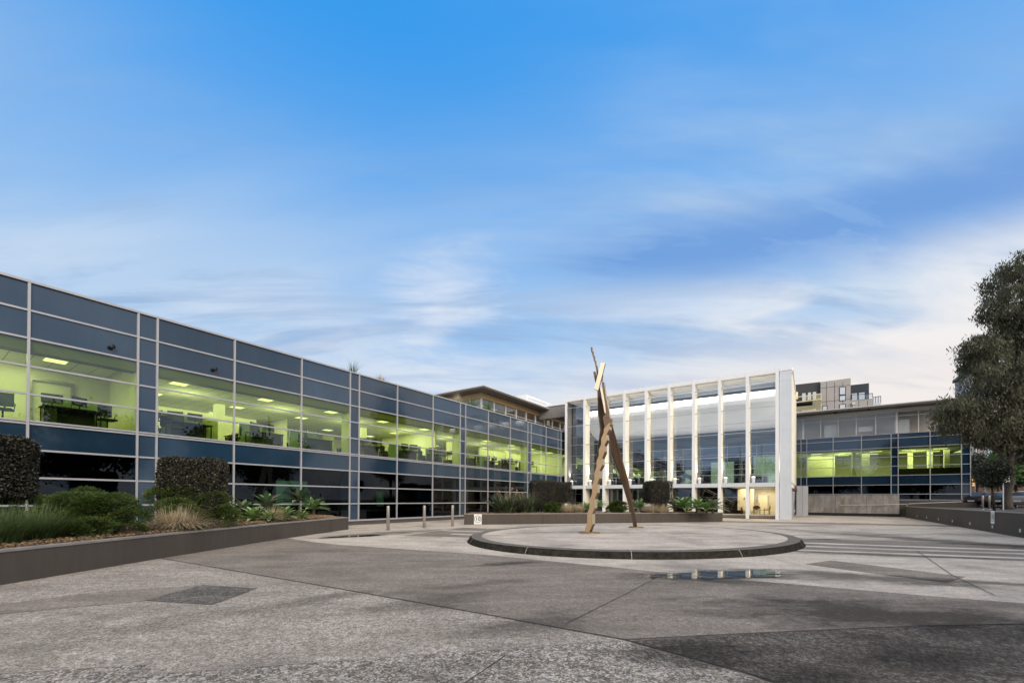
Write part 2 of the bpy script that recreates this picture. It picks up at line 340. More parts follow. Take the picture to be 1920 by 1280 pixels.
# ---------------------------------------------------------------- mesh helpers
COL = scene.collection
class MB:
    def __init__(s): s.v = []; s.f = []; s.m = []
    def quad(s, *p, m=0):
        k = len(s.v); s.v += [tuple(q) for q in p]; s.f.append(tuple(range(k, k + len(p)))); s.m.append(m)
    def box(s, x0, x1, y0, y1, z0, z1, m=0):
        k = len(s.v)
        s.v += [(x0, y0, z0), (x1, y0, z0), (x1, y1, z0), (x0, y1, z0), (x0, y0, z1), (x1, y0, z1), (x1, y1, z1), (x0, y1, z1)]
        for f in ((0, 3, 2, 1), (4, 5, 6, 7), (0, 1, 5, 4), (1, 2, 6, 5), (2, 3, 7, 6), (3, 0, 4, 7)):
            s.f.append(tuple(k + i for i in f)); s.m.append(m)
    def prism(s, poly, z0, z1, m=0):           # poly in xy
        k = len(s.v); n = len(poly)
        s.v += [(p[0], p[1], z0) for p in poly] + [(p[0], p[1], z1) for p in poly]
        s.f.append(tuple(range(k + n - 1, k - 1, -1))); s.m.append(m)
        s.f.append(tuple(range(k + n, k + 2 * n))); s.m.append(m)
        for i in range(n):
            j = (i + 1) % n; s.f.append((k + i, k + j, k + n + j, k + n + i)); s.m.append(m)
    def extrude(s, poly3, d, m=0, mside=None):  # planar 3d polygon + vector
        k = len(s.v); n = len(poly3); d = Vector(d)
        s.v += [tuple(p) for p in poly3] + [tuple(Vector(p) + d) for p in poly3]
        s.f.append(tuple(range(k, k + n))); s.m.append(m)
        s.f.append(tuple(range(k + 2 * n - 1, k + n - 1, -1))); s.m.append(m)
        for i in range(n):
            j = (i + 1) % n; s.f.append((k + j, k + i, k + n + i, k + n + j)); s.m.append(m if mside is None else mside)
    def tube(s, pts, rad, n=8, m=0, cap=True):
        pts = [Vector(p) for p in pts]
        if not hasattr(rad, '__len__'): rad = [rad] * len(pts)
        k0 = len(s.v)
        for i, p in enumerate(pts):
            d = (pts[min(i + 1, len(pts) - 1)] - pts[max(i - 1, 0)]).normalized()
            a = d.cross(Vector((0, 0, 1))) if abs(d.z) < .95 else d.cross(Vector((1, 0, 0)))
            a.normalize(); b = d.cross(a)
            for j in range(n):
                t = 2 * math.pi * j / n; s.v.append(tuple(p + (a * math.cos(t) + b * math.sin(t)) * rad[i]))
        for i in range(len(pts) - 1):
            for j in range(n):
                q = (j + 1) % n; a_ = k0 + i * n; s.f.append((a_ + j, a_ + q, a_ + n + q, a_ + n + j)); s.m.append(m)
        if cap:
            s.f.append(tuple(k0 + n - 1 - j for j in range(n))); s.m.append(m)
            s.f.append(tuple(k0 + (len(pts) - 1) * n + j for j in range(n))); s.m.append(m)
    def build(s, name, mats, parent=None, smooth=False, xf=None, bevel=0):
        me = bpy.data.meshes.new(name); v = s.v
        if xf: v = [tuple(xf(*p)) for p in v]
        me.from_pydata(v, [], s.f)
        if not isinstance(mats, (list, tuple)): mats = [mats]
        for q in mats: me.materials.append(q)
        me.polygons.foreach_set('material_index', s.m)
        bm = bmesh.new(); bm.from_mesh(me); bmesh.ops.recalc_face_normals(bm, faces=bm.faces); bm.to_mesh(me); bm.free()
        if smooth: me.polygons.foreach_set('use_smooth', [True] * len(me.polygons))
        me.update(); o = bpy.data.objects.new(name, me); COL.objects.link(o)
        if parent: o.parent = parent
        if bevel:
            b = o.modifiers.new('bevel', 'BEVEL'); b.width = bevel; b.segments = 2; b.limit_method = 'ANGLE'
        return o
def tag(o, label=None, cat=None, group=None, kind=None):
    if label: o['label'] = label
    if cat: o['category'] = cat
    if group: o['group'] = group
    if kind: o['kind'] = kind
    return o
def root(name, loc, rz, label, cat, group=None):
    o = bpy.data.objects.new(name, None); COL.objects.link(o); o.location = loc; o.rotation_euler = (0, 0, rz)
    o.empty_display_size = .3; return tag(o, label, cat, group)
def bldg(name, label, cat, s=0, t=0, z=0, group=None):   # an empty aligned with the buildings: local x = V, local y = U
    return root(name, W(s, t, z), -A, label, cat, group)
def dup(r, loc, rz, label=None, scale=None):
    c = r.copy(); COL.objects.link(c); c.location = loc; c.rotation_euler = (0, 0, rz)
    if label: c['label'] = label
    if scale: c.scale = (scale,) * 3 if not hasattr(scale, '__len__') else scale
    for ch in list(r.children):
        d = ch.copy(); COL.objects.link(d); d.parent = c
        for g in list(ch.children):
            e = g.copy(); COL.objects.link(e); e.parent = d
    return c
def rawmesh(name, verts, nper, mats, parent=None, smooth=False):
    """verts: (N*nper,3) array, one n-gon per nper vertices"""
    verts = np.asarray(verts, dtype=np.float32).reshape(-1, 3); N = len(verts) // nper
    me = bpy.data.meshes.new(name); me.vertices.add(len(verts)); me.vertices.foreach_set('co', verts.ravel())
    me.loops.add(N * nper); me.loops.foreach_set('vertex_index', np.arange(N * nper, dtype=np.int32))
    me.polygons.add(N); me.polygons.foreach_set('loop_start', np.arange(0, N * nper, nper, dtype=np.int32))
    me.polygons.foreach_set('loop_total', np.full(N, nper, dtype=np.int32))
    for q in (mats if isinstance(mats, (list, tuple)) else [mats]): me.materials.append(q)
    me.update(calc_edges=True); o = bpy.data.objects.new(name, me); COL.objects.link(o)
    if parent: o.parent = parent
    return o
def unit(a): return a / np.maximum(np.linalg.norm(a, axis=-1, keepdims=True), 1e-9)
def leaf_quads(c, d, side, ln, wd):
    """c centre(N,3) d direction, side vector, ln, wd arrays -> diamond leaves"""
    d = unit(d); side = unit(np.cross(d, side))
    ln = np.asarray(ln).reshape(-1, 1); wd = np.asarray(wd).reshape(-1, 1)
    a = c - d * ln * .5; b = c + side * wd * .5; e = c + d * ln * .5; f = c - side * wd * .5
    return np.stack([a, b, e, f], 1).reshape(-1, 3)
def rdir(n): return unit(rng.normal(size=(n, 3)))
def blades(n, center, rad, ln, wd, spread=1.0, arch=.5, seg=3, up=1.0):
    """arching grass blades as strips of quads; returns quads"""
    th = rng.uniform(0, 2 * math.pi, n); r = rad * np.sqrt(rng.uniform(0, 1, n))
    base = np.stack([center[0] + r * np.cos(th), center[1] + r * np.sin(th), np.full(n, center[2])], 1)
    out_ = np.stack([np.cos(th + rng.normal(0, .5, n)), np.sin(th + rng.normal(0, .5, n)), np.zeros(n)], 1)
    lean = rng.uniform(.1, 1, n)[:, None] * spread; L = (ln * rng.uniform(.6, 1.15, n))[:, None]
    side = np.stack([-out_[:, 1], out_[:, 0], np.zeros(n)], 1)
    quads = []; prev = base; pw = wd
    for k in range(1, seg + 1):
        f = k / seg
        h = L * (f - arch * f * f * lean) * up; o = L * lean * (f ** 1.3) * .9
        p = base + out_ * o + np.array([0, 0, 1]) * h
        wk = wd * (1 - f * .92)
        quads.append(np.stack([prev - side * pw / 2, prev + side * pw / 2, p + side * wk / 2, p - side * wk / 2], 1))
        prev = p; pw = wk
    return np.concatenate(quads, 0).reshape(-1, 3)

# ---------------------------------------------------------------- ground
M_agg = paving('aggregate_paving', (.275, .235, .195), (.43, .37, .31), .74, 74, .40, .30, .8, .52, .8)
M_coarse = paving('coarse_aggregate', (.16, .138, .115), (.29, .25, .21), .95, 66, .35, .5, .85, .55, 1)
M_asph = paving('worn_asphalt', (.225, .190, .157), (.305, .260, .218), .30, 75, .35, .28, .8, .72, .6)
M_wetasph = paving('damp_asphalt', (.080, .067, .055), (.135, .114, .095), .32, 70, .45, .33, .7, .78, .7)
M_light = paving('pale_paving', (.52, .452, .378), (.74, .65, .55), .50, 62, .55, .33, .75, .55, .6)
M_strip = paving('pale_strip_stone', (.60, .54, .47), (.78, .71, .62), .2, 60, .4, .4, .7, .6, .4)
M_patch = paving('dark_patch_asphalt', (.10, .092, .085), (.15, .138, .125), .35, 80, .3, .4, .85, .7, .6)
M_plain = mat('far_ground', (.09, .085, .08), .9, 0, .2, .2)
g = MB(); g.quad((-400, -300, -.004), (500, -300, -.004), (500, 700, -.004), (-400, 700, -.004))
tag(g.build('ground', M_plain), 'dark ground reaching to the horizon beyond the forecourt', None, None, 'structure')
def sheet(name, pts, m, z, label):
    b = MB(); b.quad(*[(p[0], p[1], z) for p in pts]); return tag(b.build(name, m), label, None, None, 'structure')
sheet('forecourt_paving', [(-30, -12), (34, -12), (60, 20), (48, 75), (20, 80), (-24, 46)], M_light, 0.0, 'pale exposed aggregate paving of the forecourt')
# line A (front edge of the asphalt lane) and line B (its back edge)
LA = [(-12, 13), (-8.71, 10.78), (-2.9, 7.31), (-.31, 5.73), (1.25, 4.74), (2.1, 3.84), (2.23, 3.65), (5, 0), (7, -4)]
LB = [(-11.5, 19), (-6.96, 15.15), (-5.69, 14.32), (-.81, 12.01), (3.22, 9.23), (4.57, 8.35), (5.69, 7.69), (6.9, 7.0), (8.2, 6.35), (14, 3.2), (22, -1)]
def strip_sheet(name, a, b, m, z, label):
    mb = MB(); pts = [(p[0], p[1], z) for p in a] + [(p[0], p[1], z) for p in reversed(b)]
    mb.quad(*pts); return tag(mb.build(name, m), label, None, None, 'structure')
sheet('asphalt_lane', LA + LB[::-1], M_asph, .004, 'smooth grey asphalt lane crossing the forecourt')
sheet('near_paving', [(-30, 13)] + LA + [(7, -12), (-30, -12)], M_agg, .004, 'speckled aggregate paving in front of the lane')
sheet('damp_asphalt', [(1.30, 4.70), (2.73, 4.98), (5.18, 5.34), (6.6, 5.45), (9.5, 5.8), (14, 3.0), (22, -1.5), (8, -4), (5.2, 0), (2.30, 3.62), (2.12, 3.86)], M_wetasph, .008, 'dark damp asphalt in the near right corner')
sheet('coarse_paving', [(-4.46, 3.75), (-3.34, 3.98), (-3.15, 3.75), (-1.62, 4.09), (1.18, 4.70), (1.19, 4.69), (2.08, 3.82), (2.2, 3.6), (4.6, 0), (-9, 0), (-9, 2.9)], M_coarse, .008, 'coarse pebbly paving at the very front')
P_ = [gnd(270, 1126), gnd(380, 1097), gnd(482, 1103), gnd(398, 1134)]
sheet('asphalt_patch', P_, M_patch, .012, 'dark four-sided asphalt patch in the speckled paving')
P_ = [gnd(-60, 1157), gnd(268, 1127), gnd(376, 1097.5), gnd(180, 1110), gnd(-60, 1141)]
sheet('trench_patch', P_, M_asph, .0085, 'long smooth strip of mended paving beside the dark patch')
P_ = [gnd(1510, 1057), gnd(1558, 1050), gnd(1812, 1081), gnd(1775, 1092), gnd(1640, 1075)]
sheet('mended_strip', P_, M_asph, .0045, 'grey mended strip in the pale paving on the right')
# joints
def ribbon(pts, wd, z):
    mb = MB()
    for a, b in zip(pts[:-1], pts[1:]):
        a = Vector((a[0], a[1], 0)); b = Vector((b[0], b[1], 0)); n = (b - a).cross(Vector((0, 0, 1))).normalized() * wd / 2
        mb.quad((a.x - n.x, a.y - n.y, z), (b.x - n.x, b.y - n.y, z), (b.x + n.x, b.y + n.y, z), (a.x + n.x, a.y + n.y, z))
    return mb
M_joint = mat('joint_filler', (.02, .018, .016), .8, 0, .1, 5)
M_jointp = mat('pale_joint', (.30, .28, .25), .8, 0, .3, 12)
tag(ribbon(LA, .022, .0135).build('paving_joint', M_joint), 'dark joint between the speckled paving and the asphalt lane', None, None, 'structure')
tag(ribbon([(1.25, 4.74), (2.73, 4.98), (5.18, 5.34), (6.48, 5.43), (9.5, 5.8)], .018, .0135).build('paving_joint', M_joint), 'dark joint along the edge of the damp asphalt', None, None, 'structure')
tag(ribbon([gnd(1060, 1170), gnd(1190, 1105), gnd(1240, 1078)], .012, .0085).build('paving_joint', M_joint), 'thin joint across the asphalt lane', None, None, 'structure')
tag(ribbon([gnd(1720, 1033), gnd(1785, 1078), gnd(1865, 1116), gnd(1910, 1122)], .014, .0125).build('paving_joint', M_joint), 'thin joint crossing the pale paving on the right', None, None, 'structure')
tag(ribbon([(-9, 3.0), (-4.46, 3.75), (-3.34, 3.98)], .012, .0135).build('paving_joint', M_jointp), 'pale joint in the near left corner', None, None, 'structure')
tag(ribbon([(-3.15, 3.75), (-1.62, 4.09), (1.18, 4.72)], .012, .0135).build('paving_joint', M_jointp), 'pale joint before the coarse pebbly paving', None, None, 'structure')
tag(ribbon([gnd(860, 1290), gnd(945, 1232)], .010, .0135).build('paving_joint', M_joint), 'short dark crack in the coarse pebbly paving', None, None, 'structure')
# band of paler stone strips running behind the disc
for k, (a, b, lb) in enumerate([((-15.1, 15.38), (5.65, 20.48), 'farthest'), ((-13.0, 14.1), (5.27, 19.12), 'middle'), ((-12.2, 12.6), (4.88, 17.68), 'nearest')]):
    p = W(*a); q = W(*b); q2 = q + (q - p).normalized() * 8
    d = .42 if k else .5
    tag(ribbon([p, q2], d, .0042 + .0003 * k).build('stone_strip', M_strip), lb + ' of three pale stone strips crossing behind the round plinth', None, None, 'structure')
p = [W(-15.2, 14.9), W(5.7, 20.0)]; e = (p[1] - p[0]).normalized() * 10
tag(ribbon([p[0] + V * .5, p[1] + e], 5.6, .0020).build('grey_band', M_asph), 'grey paving band under the pale stone strips', None, None, 'structure')
fa = [W(-20, 30.5), W(9, 38.5)]
tag(ribbon(fa, 2.2, .0022).build('grey_band', M_asph), 'grey paving band in front of the glass hall', None, None, 'structure')

# puddles and wet patches: thin water films with ragged edges
def water(name, alpha_scale, thr, dark=.02, rough=.02, seed=0, soft=.06, strength=1.0):
    m, n, o = new_mat(name); g_ = n.node('ShaderNodeNewGeometry'); pos = g_.outputs['Position']
    t = n.node('ShaderNodeTexCoord'); gx = n.node('ShaderNodeSeparateXYZ'); n.link(t.outputs['UV'], gx.inputs[0])
    dx = n.math('SUBTRACT', gx.outputs[0], .5); dy = n.math('SUBTRACT', gx.outputs[1], .5)
    rr = n.math('SQRT', n.math('ADD', n.math('MULTIPLY', dx, dx), n.math('MULTIPLY', dy, dy)))
    nz = n.noise(n.mapping(t.outputs['Object'], loc=(seed * 3.7, seed, 0), scl=(.6, 1.9, 1)), alpha_scale, 9, .66, .5)
    v = n.math('ADD', n.math('MULTIPLY', n.math('SUBTRACT', .5, rr), 2.0), n.math('MULTIPLY', n.math('SUBTRACT', nz, .5), 2.4))
    a = n.ramp(v, [(thr, 0), (min(1, thr + soft), strength)])
    b = n.node('ShaderNodeBsdfPrincipled'); b.inputs['Base Color'].default_value = (dark, dark * .95, dark * .9, 1)
    b.inputs['Roughness'].default_value = rough; b.inputs['Specular IOR Level'].default_value = .5
    tr = n.node('ShaderNodeBsdfTransparent'); mx = n.node('ShaderNodeMixShader')
    n.link(a, mx.inputs[0]); n.link(tr.outputs[0], mx.inputs[1]); n.link(b.outputs[0], mx.inputs[2]); n.link(mx.outputs[0], o.inputs[0]); return m
def puddle(name, c, a, b, rot, m, z, label):
    me = bpy.data.meshes.new(name); N = 24
    vs = [(a * math.cos(2 * math.pi * i / N), b * math.sin(2 * math.pi * i / N), 0) for i in range(N)]
    me.from_pydata(vs, [], [tuple(range(N))]); uv = me.uv_layers.new(name='UVMap')
    for i in range(N): uv.data[i].uv = (.5 + .5 * math.cos(2 * math.pi * i / N), .5 + .5 * math.sin(2 * math.pi * i / N))
    me.materials.append(m); o = bpy.data.objects.new(name, me); COL.objects.link(o)
    o.location = (c[0], c[1], z); o.rotation_euler = (0, 0, rot); return tag(o, label, None, None, 'structure')
W1 = water('puddle_water', 1.3, .22, .030, .015, 1, .22)
c = gnd(1345, 1077); puddle('puddle', c, 2.0, .62, R(14), W1, .0165, 'still puddle mirroring the lit hall in front of the round plinth')
c = gnd(655, 1005.5); puddle('puddle', c, 1.7, .55, R(38), W1, .0165, 'narrow puddle beside the end of the left planter wall')

# ---------------------------------------------------------------- round plinth and sculpture
DX, DY, RA, RB, RO = 4.887, 17.47, 6.90, 5.604, .698
pl = root('round_plinth', (DX, DY, 0), RO, 'low round paved plinth with a dark bluestone kerb under the bronze sculpture', 'plinth')
N = 96
def ring(k, h): return [((RA + k) * math.cos(2 * math.pi * i / N), (RB + k) * math.sin(2 * math.pi * i / N), h) for i in range(N)]
def rings(mb, rs, m=0):
    k = len(mb.v)
    for r_ in rs: mb.v += r_
    for a_ in range(len(rs) - 1):
        for i in range(N):
            j = (i + 1) % N; mb.f.append((k + a_ * N + i, k + a_ * N + j, k + (a_ + 1) * N + j, k + (a_ + 1) * N + i)); mb.m.append(m)
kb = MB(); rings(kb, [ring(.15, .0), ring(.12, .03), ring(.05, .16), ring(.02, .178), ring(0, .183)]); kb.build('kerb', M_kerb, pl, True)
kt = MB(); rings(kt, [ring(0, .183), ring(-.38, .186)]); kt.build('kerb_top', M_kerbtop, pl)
M_disc = paving('plinth_paving', (.50, .435, .368), (.76, .665, .565), .35, 60, .55, .45, .75, .55, .5)
dk = MB(); dk.quad(*ring(-.38, .188)); dk.build('paving', M_disc, pl)
for a_ in (-78, -112, -140, -168, 160, 120, -30, 10, 70):
    th = R(a_); c_, s_ = math.cos(th), math.sin(th); tx, ty = -s_ * .012, c_ * .012
    q = [((RA + k) * c_, (RB + k) * s_, h + .003) for k, h in ((.153, .0), (.053, .165), (.003, .185), (-.37, .188))]
    jt = MB()
    for p0, p1 in zip(q[:-1], q[1:]): jt.quad((p0[0] - tx, p0[1] - ty, p0[2]), (p0[0] + tx, p0[1] + ty, p0[2]), (p1[0] + tx, p1[1] + ty, p1[2]), (p1[0] - tx, p1[1] - ty, p1[2]))
    jt.build('kerb_joint', M_jointp, pl)
for px, py, r_ in ((1058, 1003.5, .17), (1168, 990.5, .10), (1303, 1012, .20), (1228, 998.5, .16), (1273, 999.5, .12), (1268, 994.5, .13), (1200, 994, .14), (1350, 992.5, .15)):
    c = gnd(px, py, .19); cv = MB()
    for i in range(20):
        a0, a1 = 2 * math.pi * i / 20, 2 * math.pi * (i + 1) / 20
        cv.quad(*[((c.x - DX) * math.cos(RO) + (c.y - DY) * math.sin(RO) + (r_ + k) * math.cos(q), (c.y - DY) * math.cos(RO) - (c.x - DX) * math.sin(RO) + (r_ + k) * math.sin(q), .1905) for k, q in ((0, a0), (.022, a0), (.022, a1), (0, a1))])
    cv.build('light_cover_ring', M_dk, pl)

sc = root('sculpture', gnd(1104, 999, .19), 0, 'tall angular bronze sculpture on a zigzag leg and a straight leg', 'sculpture')
SO = Vector(sc.location)
def loc(p): return tuple(Vector(p) - SO)
f1 = gnd(1104, 999, .19); f2 = gnd(1192, 988.5, .19)
def depth1(y): return f1.y + (999 - y) / 200 * .9
def depthR(y): return f2.y + (988 - y) / 190 * (-2.2)
def slab(name, px, dfun, ext, m, mside=None, matl=None):
    mb = MB(); mb.extrude([loc(PD(x, y, dfun(y))) for x, y in px], ext, 0, 1 if mside else None)
    return mb.build(name, [m] + ([mside] if mside else []), sc)
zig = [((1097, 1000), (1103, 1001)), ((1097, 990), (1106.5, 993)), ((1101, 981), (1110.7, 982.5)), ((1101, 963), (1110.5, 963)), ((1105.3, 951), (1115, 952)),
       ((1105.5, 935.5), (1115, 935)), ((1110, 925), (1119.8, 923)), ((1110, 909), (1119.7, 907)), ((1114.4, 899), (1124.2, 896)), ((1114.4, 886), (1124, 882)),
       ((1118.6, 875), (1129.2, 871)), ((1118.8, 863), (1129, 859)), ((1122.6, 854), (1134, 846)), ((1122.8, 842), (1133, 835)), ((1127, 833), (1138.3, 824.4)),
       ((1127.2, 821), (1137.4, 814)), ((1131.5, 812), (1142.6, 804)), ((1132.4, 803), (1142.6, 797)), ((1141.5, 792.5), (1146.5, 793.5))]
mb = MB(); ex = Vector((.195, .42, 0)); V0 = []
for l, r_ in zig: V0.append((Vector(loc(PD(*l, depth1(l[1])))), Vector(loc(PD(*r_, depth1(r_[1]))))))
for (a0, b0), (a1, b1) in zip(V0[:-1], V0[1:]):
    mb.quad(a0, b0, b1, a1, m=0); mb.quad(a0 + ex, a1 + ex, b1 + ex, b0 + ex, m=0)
    steep = abs((b1 - b0).x) < .045  # side colour by slope: light on uprights, shade on undersides, both painted
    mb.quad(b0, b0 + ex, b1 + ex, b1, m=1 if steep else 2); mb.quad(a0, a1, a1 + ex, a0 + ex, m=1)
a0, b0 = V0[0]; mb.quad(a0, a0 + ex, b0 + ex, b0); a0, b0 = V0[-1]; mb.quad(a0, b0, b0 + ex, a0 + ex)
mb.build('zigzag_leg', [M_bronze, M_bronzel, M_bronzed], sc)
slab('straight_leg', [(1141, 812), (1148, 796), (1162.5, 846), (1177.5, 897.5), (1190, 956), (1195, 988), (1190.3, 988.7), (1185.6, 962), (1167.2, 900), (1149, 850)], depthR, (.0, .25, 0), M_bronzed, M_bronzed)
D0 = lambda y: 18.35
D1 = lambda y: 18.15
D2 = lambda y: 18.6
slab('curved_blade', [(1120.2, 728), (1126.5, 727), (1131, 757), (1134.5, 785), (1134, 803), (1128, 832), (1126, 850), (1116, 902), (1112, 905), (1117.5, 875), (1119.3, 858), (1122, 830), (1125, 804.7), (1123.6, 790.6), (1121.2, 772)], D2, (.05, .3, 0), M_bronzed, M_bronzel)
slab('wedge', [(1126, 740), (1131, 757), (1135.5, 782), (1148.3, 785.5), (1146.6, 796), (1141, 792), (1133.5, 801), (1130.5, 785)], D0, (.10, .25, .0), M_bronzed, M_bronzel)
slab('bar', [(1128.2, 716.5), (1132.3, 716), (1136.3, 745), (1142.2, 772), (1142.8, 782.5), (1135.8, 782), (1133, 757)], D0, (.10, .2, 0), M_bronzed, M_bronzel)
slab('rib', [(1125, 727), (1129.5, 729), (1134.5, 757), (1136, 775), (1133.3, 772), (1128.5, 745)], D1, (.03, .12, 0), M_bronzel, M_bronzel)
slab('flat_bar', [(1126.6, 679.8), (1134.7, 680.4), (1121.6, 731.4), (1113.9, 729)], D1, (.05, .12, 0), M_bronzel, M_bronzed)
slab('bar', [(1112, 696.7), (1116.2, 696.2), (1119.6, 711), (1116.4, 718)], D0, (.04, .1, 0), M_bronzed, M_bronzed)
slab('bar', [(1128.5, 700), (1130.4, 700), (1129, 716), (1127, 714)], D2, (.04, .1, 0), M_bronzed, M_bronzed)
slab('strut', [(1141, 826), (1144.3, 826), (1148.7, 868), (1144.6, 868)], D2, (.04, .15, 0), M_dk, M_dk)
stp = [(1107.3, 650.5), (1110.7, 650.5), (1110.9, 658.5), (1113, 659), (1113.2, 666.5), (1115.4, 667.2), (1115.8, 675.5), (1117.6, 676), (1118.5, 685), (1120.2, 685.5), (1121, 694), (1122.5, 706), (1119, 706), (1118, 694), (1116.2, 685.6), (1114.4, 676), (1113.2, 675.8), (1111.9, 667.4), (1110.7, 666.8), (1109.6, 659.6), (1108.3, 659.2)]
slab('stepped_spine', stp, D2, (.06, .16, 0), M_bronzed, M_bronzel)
for p, r_ in ((f1, .42), (f2, .36)):
    b = MB(); c = Vector(loc(p)); b.tube([c + Vector((.05, .1, -.002)), c + Vector((.05, .1, .045))], [r_, r_ * .97], 28); b.build('base_plate', M_bronze, sc)

# ---------------------------------------------------------------- low walls, planters
def poly_wall(name, pts, th, h, label, jointsp=3.5):
    o = root(name, (pts[0][0], pts[0][1], 0), 0, label, 'wall'); O = Vector((pts[0][0], pts[0][1], 0)); b = MB(); c = MB(); j = MB()
    off = []
    for i in range(len(pts)):
        a = Vector(pts[max(i - 1, 0)]); e = Vector(pts[min(i + 1, len(pts) - 1)]); d = (e - a).normalized(); n = Vector((-d.y, d.x)); off.append(n)
    P0 = [Vector((p[0], p[1])) for p in pts]
    for i in range(len(pts) - 1):
        p, q = P0[i], P0[i + 1]; pn, qn = p + off[i] * th, q + off[i + 1] * th
        po = p - off[i] * .015; qo = q - off[i + 1] * .015; pi, qi = pn + off[i] * .015, qn + off[i + 1] * .015
        b.prism([(v.x - O.x, v.y - O.y) for v in (p, q, qn, pn)], 0, h - .045)
        c.prism([(v.x - O.x, v.y - O.y) for v in (po, qo, qi, pi)], h - .043, h)
        L = (q - p).length; k = 1
        d = (q - p).normalized()
        while k * jointsp < L - .3:
            m_ = p + d * k * jointsp; n = off[i]
            a_ = m_ - n * .003 - d * .010; b_ = m_ - n * .003 + d * .010
            j.quad((a_.x - O.x, a_.y - O.y, 0.01), (b_.x - O.x, b_.y - O.y, 0.01), (b_.x - O.x, b_.y - O.y, h - .05), (a_.x - O.x, a_.y - O.y, h - .05)); k += 1
    b.build('wall_body', M_wallp, o); c.build('coping', M_coping, o)
    if j.v: j.build('wall_joint', M_joint, o)
    return o
poly_wall('planter_wall', [(-8.95, -6), (-8.95, 7.5), (-8.93, 11), (-8.86, 13.1), (-8.75, 16.3), (-8.2, 21.5)], .22, .62, 'long low taupe wall of the left planting bed', 3.6)
e0 = Vector((-8.2, 21.5)); 
poly_wall('planter_wall', [(-8.2, 21.5), (-9.6, 22.6)], .22, .62, 'short end return of the left planting bed wall', 9)
poly_wall('planter_wall', [(-2.9, 26.0), (-1.94, 26.08), (4.85, 27.8), (10.2, 29.4), (15.28, 31.08)], .22, .67, 'low grey wall of the planting bed before the glass hall', 4.0)
poly_wall('planter_wall', [(15.28, 31.08), (14.4, 33.6)], .22, .67, 'right end return of the middle planting bed wall', 9)
def bed(name, pts, z, label, hump=.18):
    me = bmesh.new(); vs = [me.verts.new((p[0], p[1], z)) for p in pts]; me.faces.new(vs)
    bmesh.ops.triangulate(me, faces=me.faces[:])
    for _ in range(4): bmesh.ops.subdivide_edges(me, edges=[e for e in me.edges if e.calc_length() > .8], cuts=1, use_grid_fill=False)
    for v in me.verts: 
        if not v.is_boundary: v.co.z += random.uniform(.0, hump)
    m = bpy.data.meshes.new(name); me.to_mesh(m); me.free(); m.materials.append(M_mulch)
    o = bpy.data.objects.new(name, m); COL.objects.link(o); return tag(o, label, None, None, 'stuff')
bed('mulch', [(-9.16, -6), (-9.16, 7.5), (-9.14, 11), (-9.07, 13.1), (-8.96, 16.3), (-8.45, 21.4), (-9.7, 22.5), (-10.8, 22.0), tuple(W(-21.6, 8))[:2], tuple(W(-21.6, -6))[:2]], .56, 'brown wood-chip mulch in the left planting bed')
bed('mulch', [(-2.8, 26.25), (-1.94, 26.33), (4.78, 28.05), (10.1, 29.65), (15.0, 31.2), (14.2, 33.4), (8, 32.5), (0, 29.5)], .60, 'brown wood-chip mulch in the middle planting bed')
# mulch chips scattered on the beds
def chips(name, n, sampler, label):
    c = np.array([sampler() for _ in range(n)]); d = rdir(n); d[:, 2] *= .25
    q = leaf_quads(c, d, rdir(n), rng.uniform(.04, .11, n), rng.uniform(.02, .05, n))
    o = rawmesh(name, q, 4, leaf('chip_' + name[-1] + str(n), (.16, .09, .045), (.42, .30, .17), (.12, .10, .09), .9, 0)); return tag(o, label, None, None, 'stuff')
chips('wood_chips', 26000, lambda: (-9.2 - 3.2 * random.random() ** 1.6, random.uniform(5, 21.3), .60 + random.uniform(0, .07)), 'loose wood chips over the left planting bed')
def s2():
    f = random.random(); x = -2.7 + f * 17.6; y = 26.3 + f * 4.8 + random.uniform(0, 1.6); return (x, y - .12 * math.sin(f * 3.1) * 2, .64 + random.uniform(0, .06))
chips('wood_chips', 9000, s2, 'loose wood chips over the middle planting bed')

# right boundary wall along s = 7.6
rw = bldg('boundary_wall', 'long low taupe boundary wall with square step lights on the right', 'wall', 7.6, 27)
b = MB(); b.box(0, .25, -16, 27.6, 0, 1.03); b.build('wall_body', M_wallp, rw)
b = MB(); b.box(-.015, .265, -16, 27.6, 1.032, 1.075); b.build('coping', M_coping, rw)
b = MB()
for t in (-9, -2, 5, 12, 19): b.quad((-.003, t, .01), (-.003, t + .012, .01), (-.003, t + .012, 1.02), (-.003, t, 1.02))
b.build('wall_joint', M_joint, rw)
M_lampw = mat('step_light_lens', (.62, .60, .57), .4, 0, .05, 20)
for i, t in enumerate([49.31, 45.75, 42.11, 38.51, 34.91, 31.30, 27.9, 24.4]):
    o = bldg('step_light', 'square step light in the right boundary wall, ' + ['farthest from the viewer', 'second from the far end', 'third from the far end', 'fourth from the far end', 'fifth from the far end', 'just below the speed sign', 'nearest the right edge', 'beyond the right edge'][i], 'wall light', 7.6, t, .30, 'step lights in the right boundary wall')
    b = MB(); b.box(-.02, -.001, -.10, .10, -.08, .08); b.build('frame', M_metal, o)
    b = MB(); b.box(-.026, -.021, -.08, .08, -.06, .06); b.build('lens', M_lampw, o)
# raised ground right of it
b = MB(); b.prism([tuple(W(7.86, 5))[:2], tuple(W(7.86, 56.5))[:2], tuple(W(12.6, 58))[:2], tuple(W(60, 110))[:2], tuple(W(90, 40))[:2], tuple(W(60, -10))[:2]], -.2, .99)
tag(b.build('street', mat('street_asphalt', (.07, .067, .063), .85, 0, .2, 2)), 'raised street level behind the right boundary wall', None, None, 'structure')

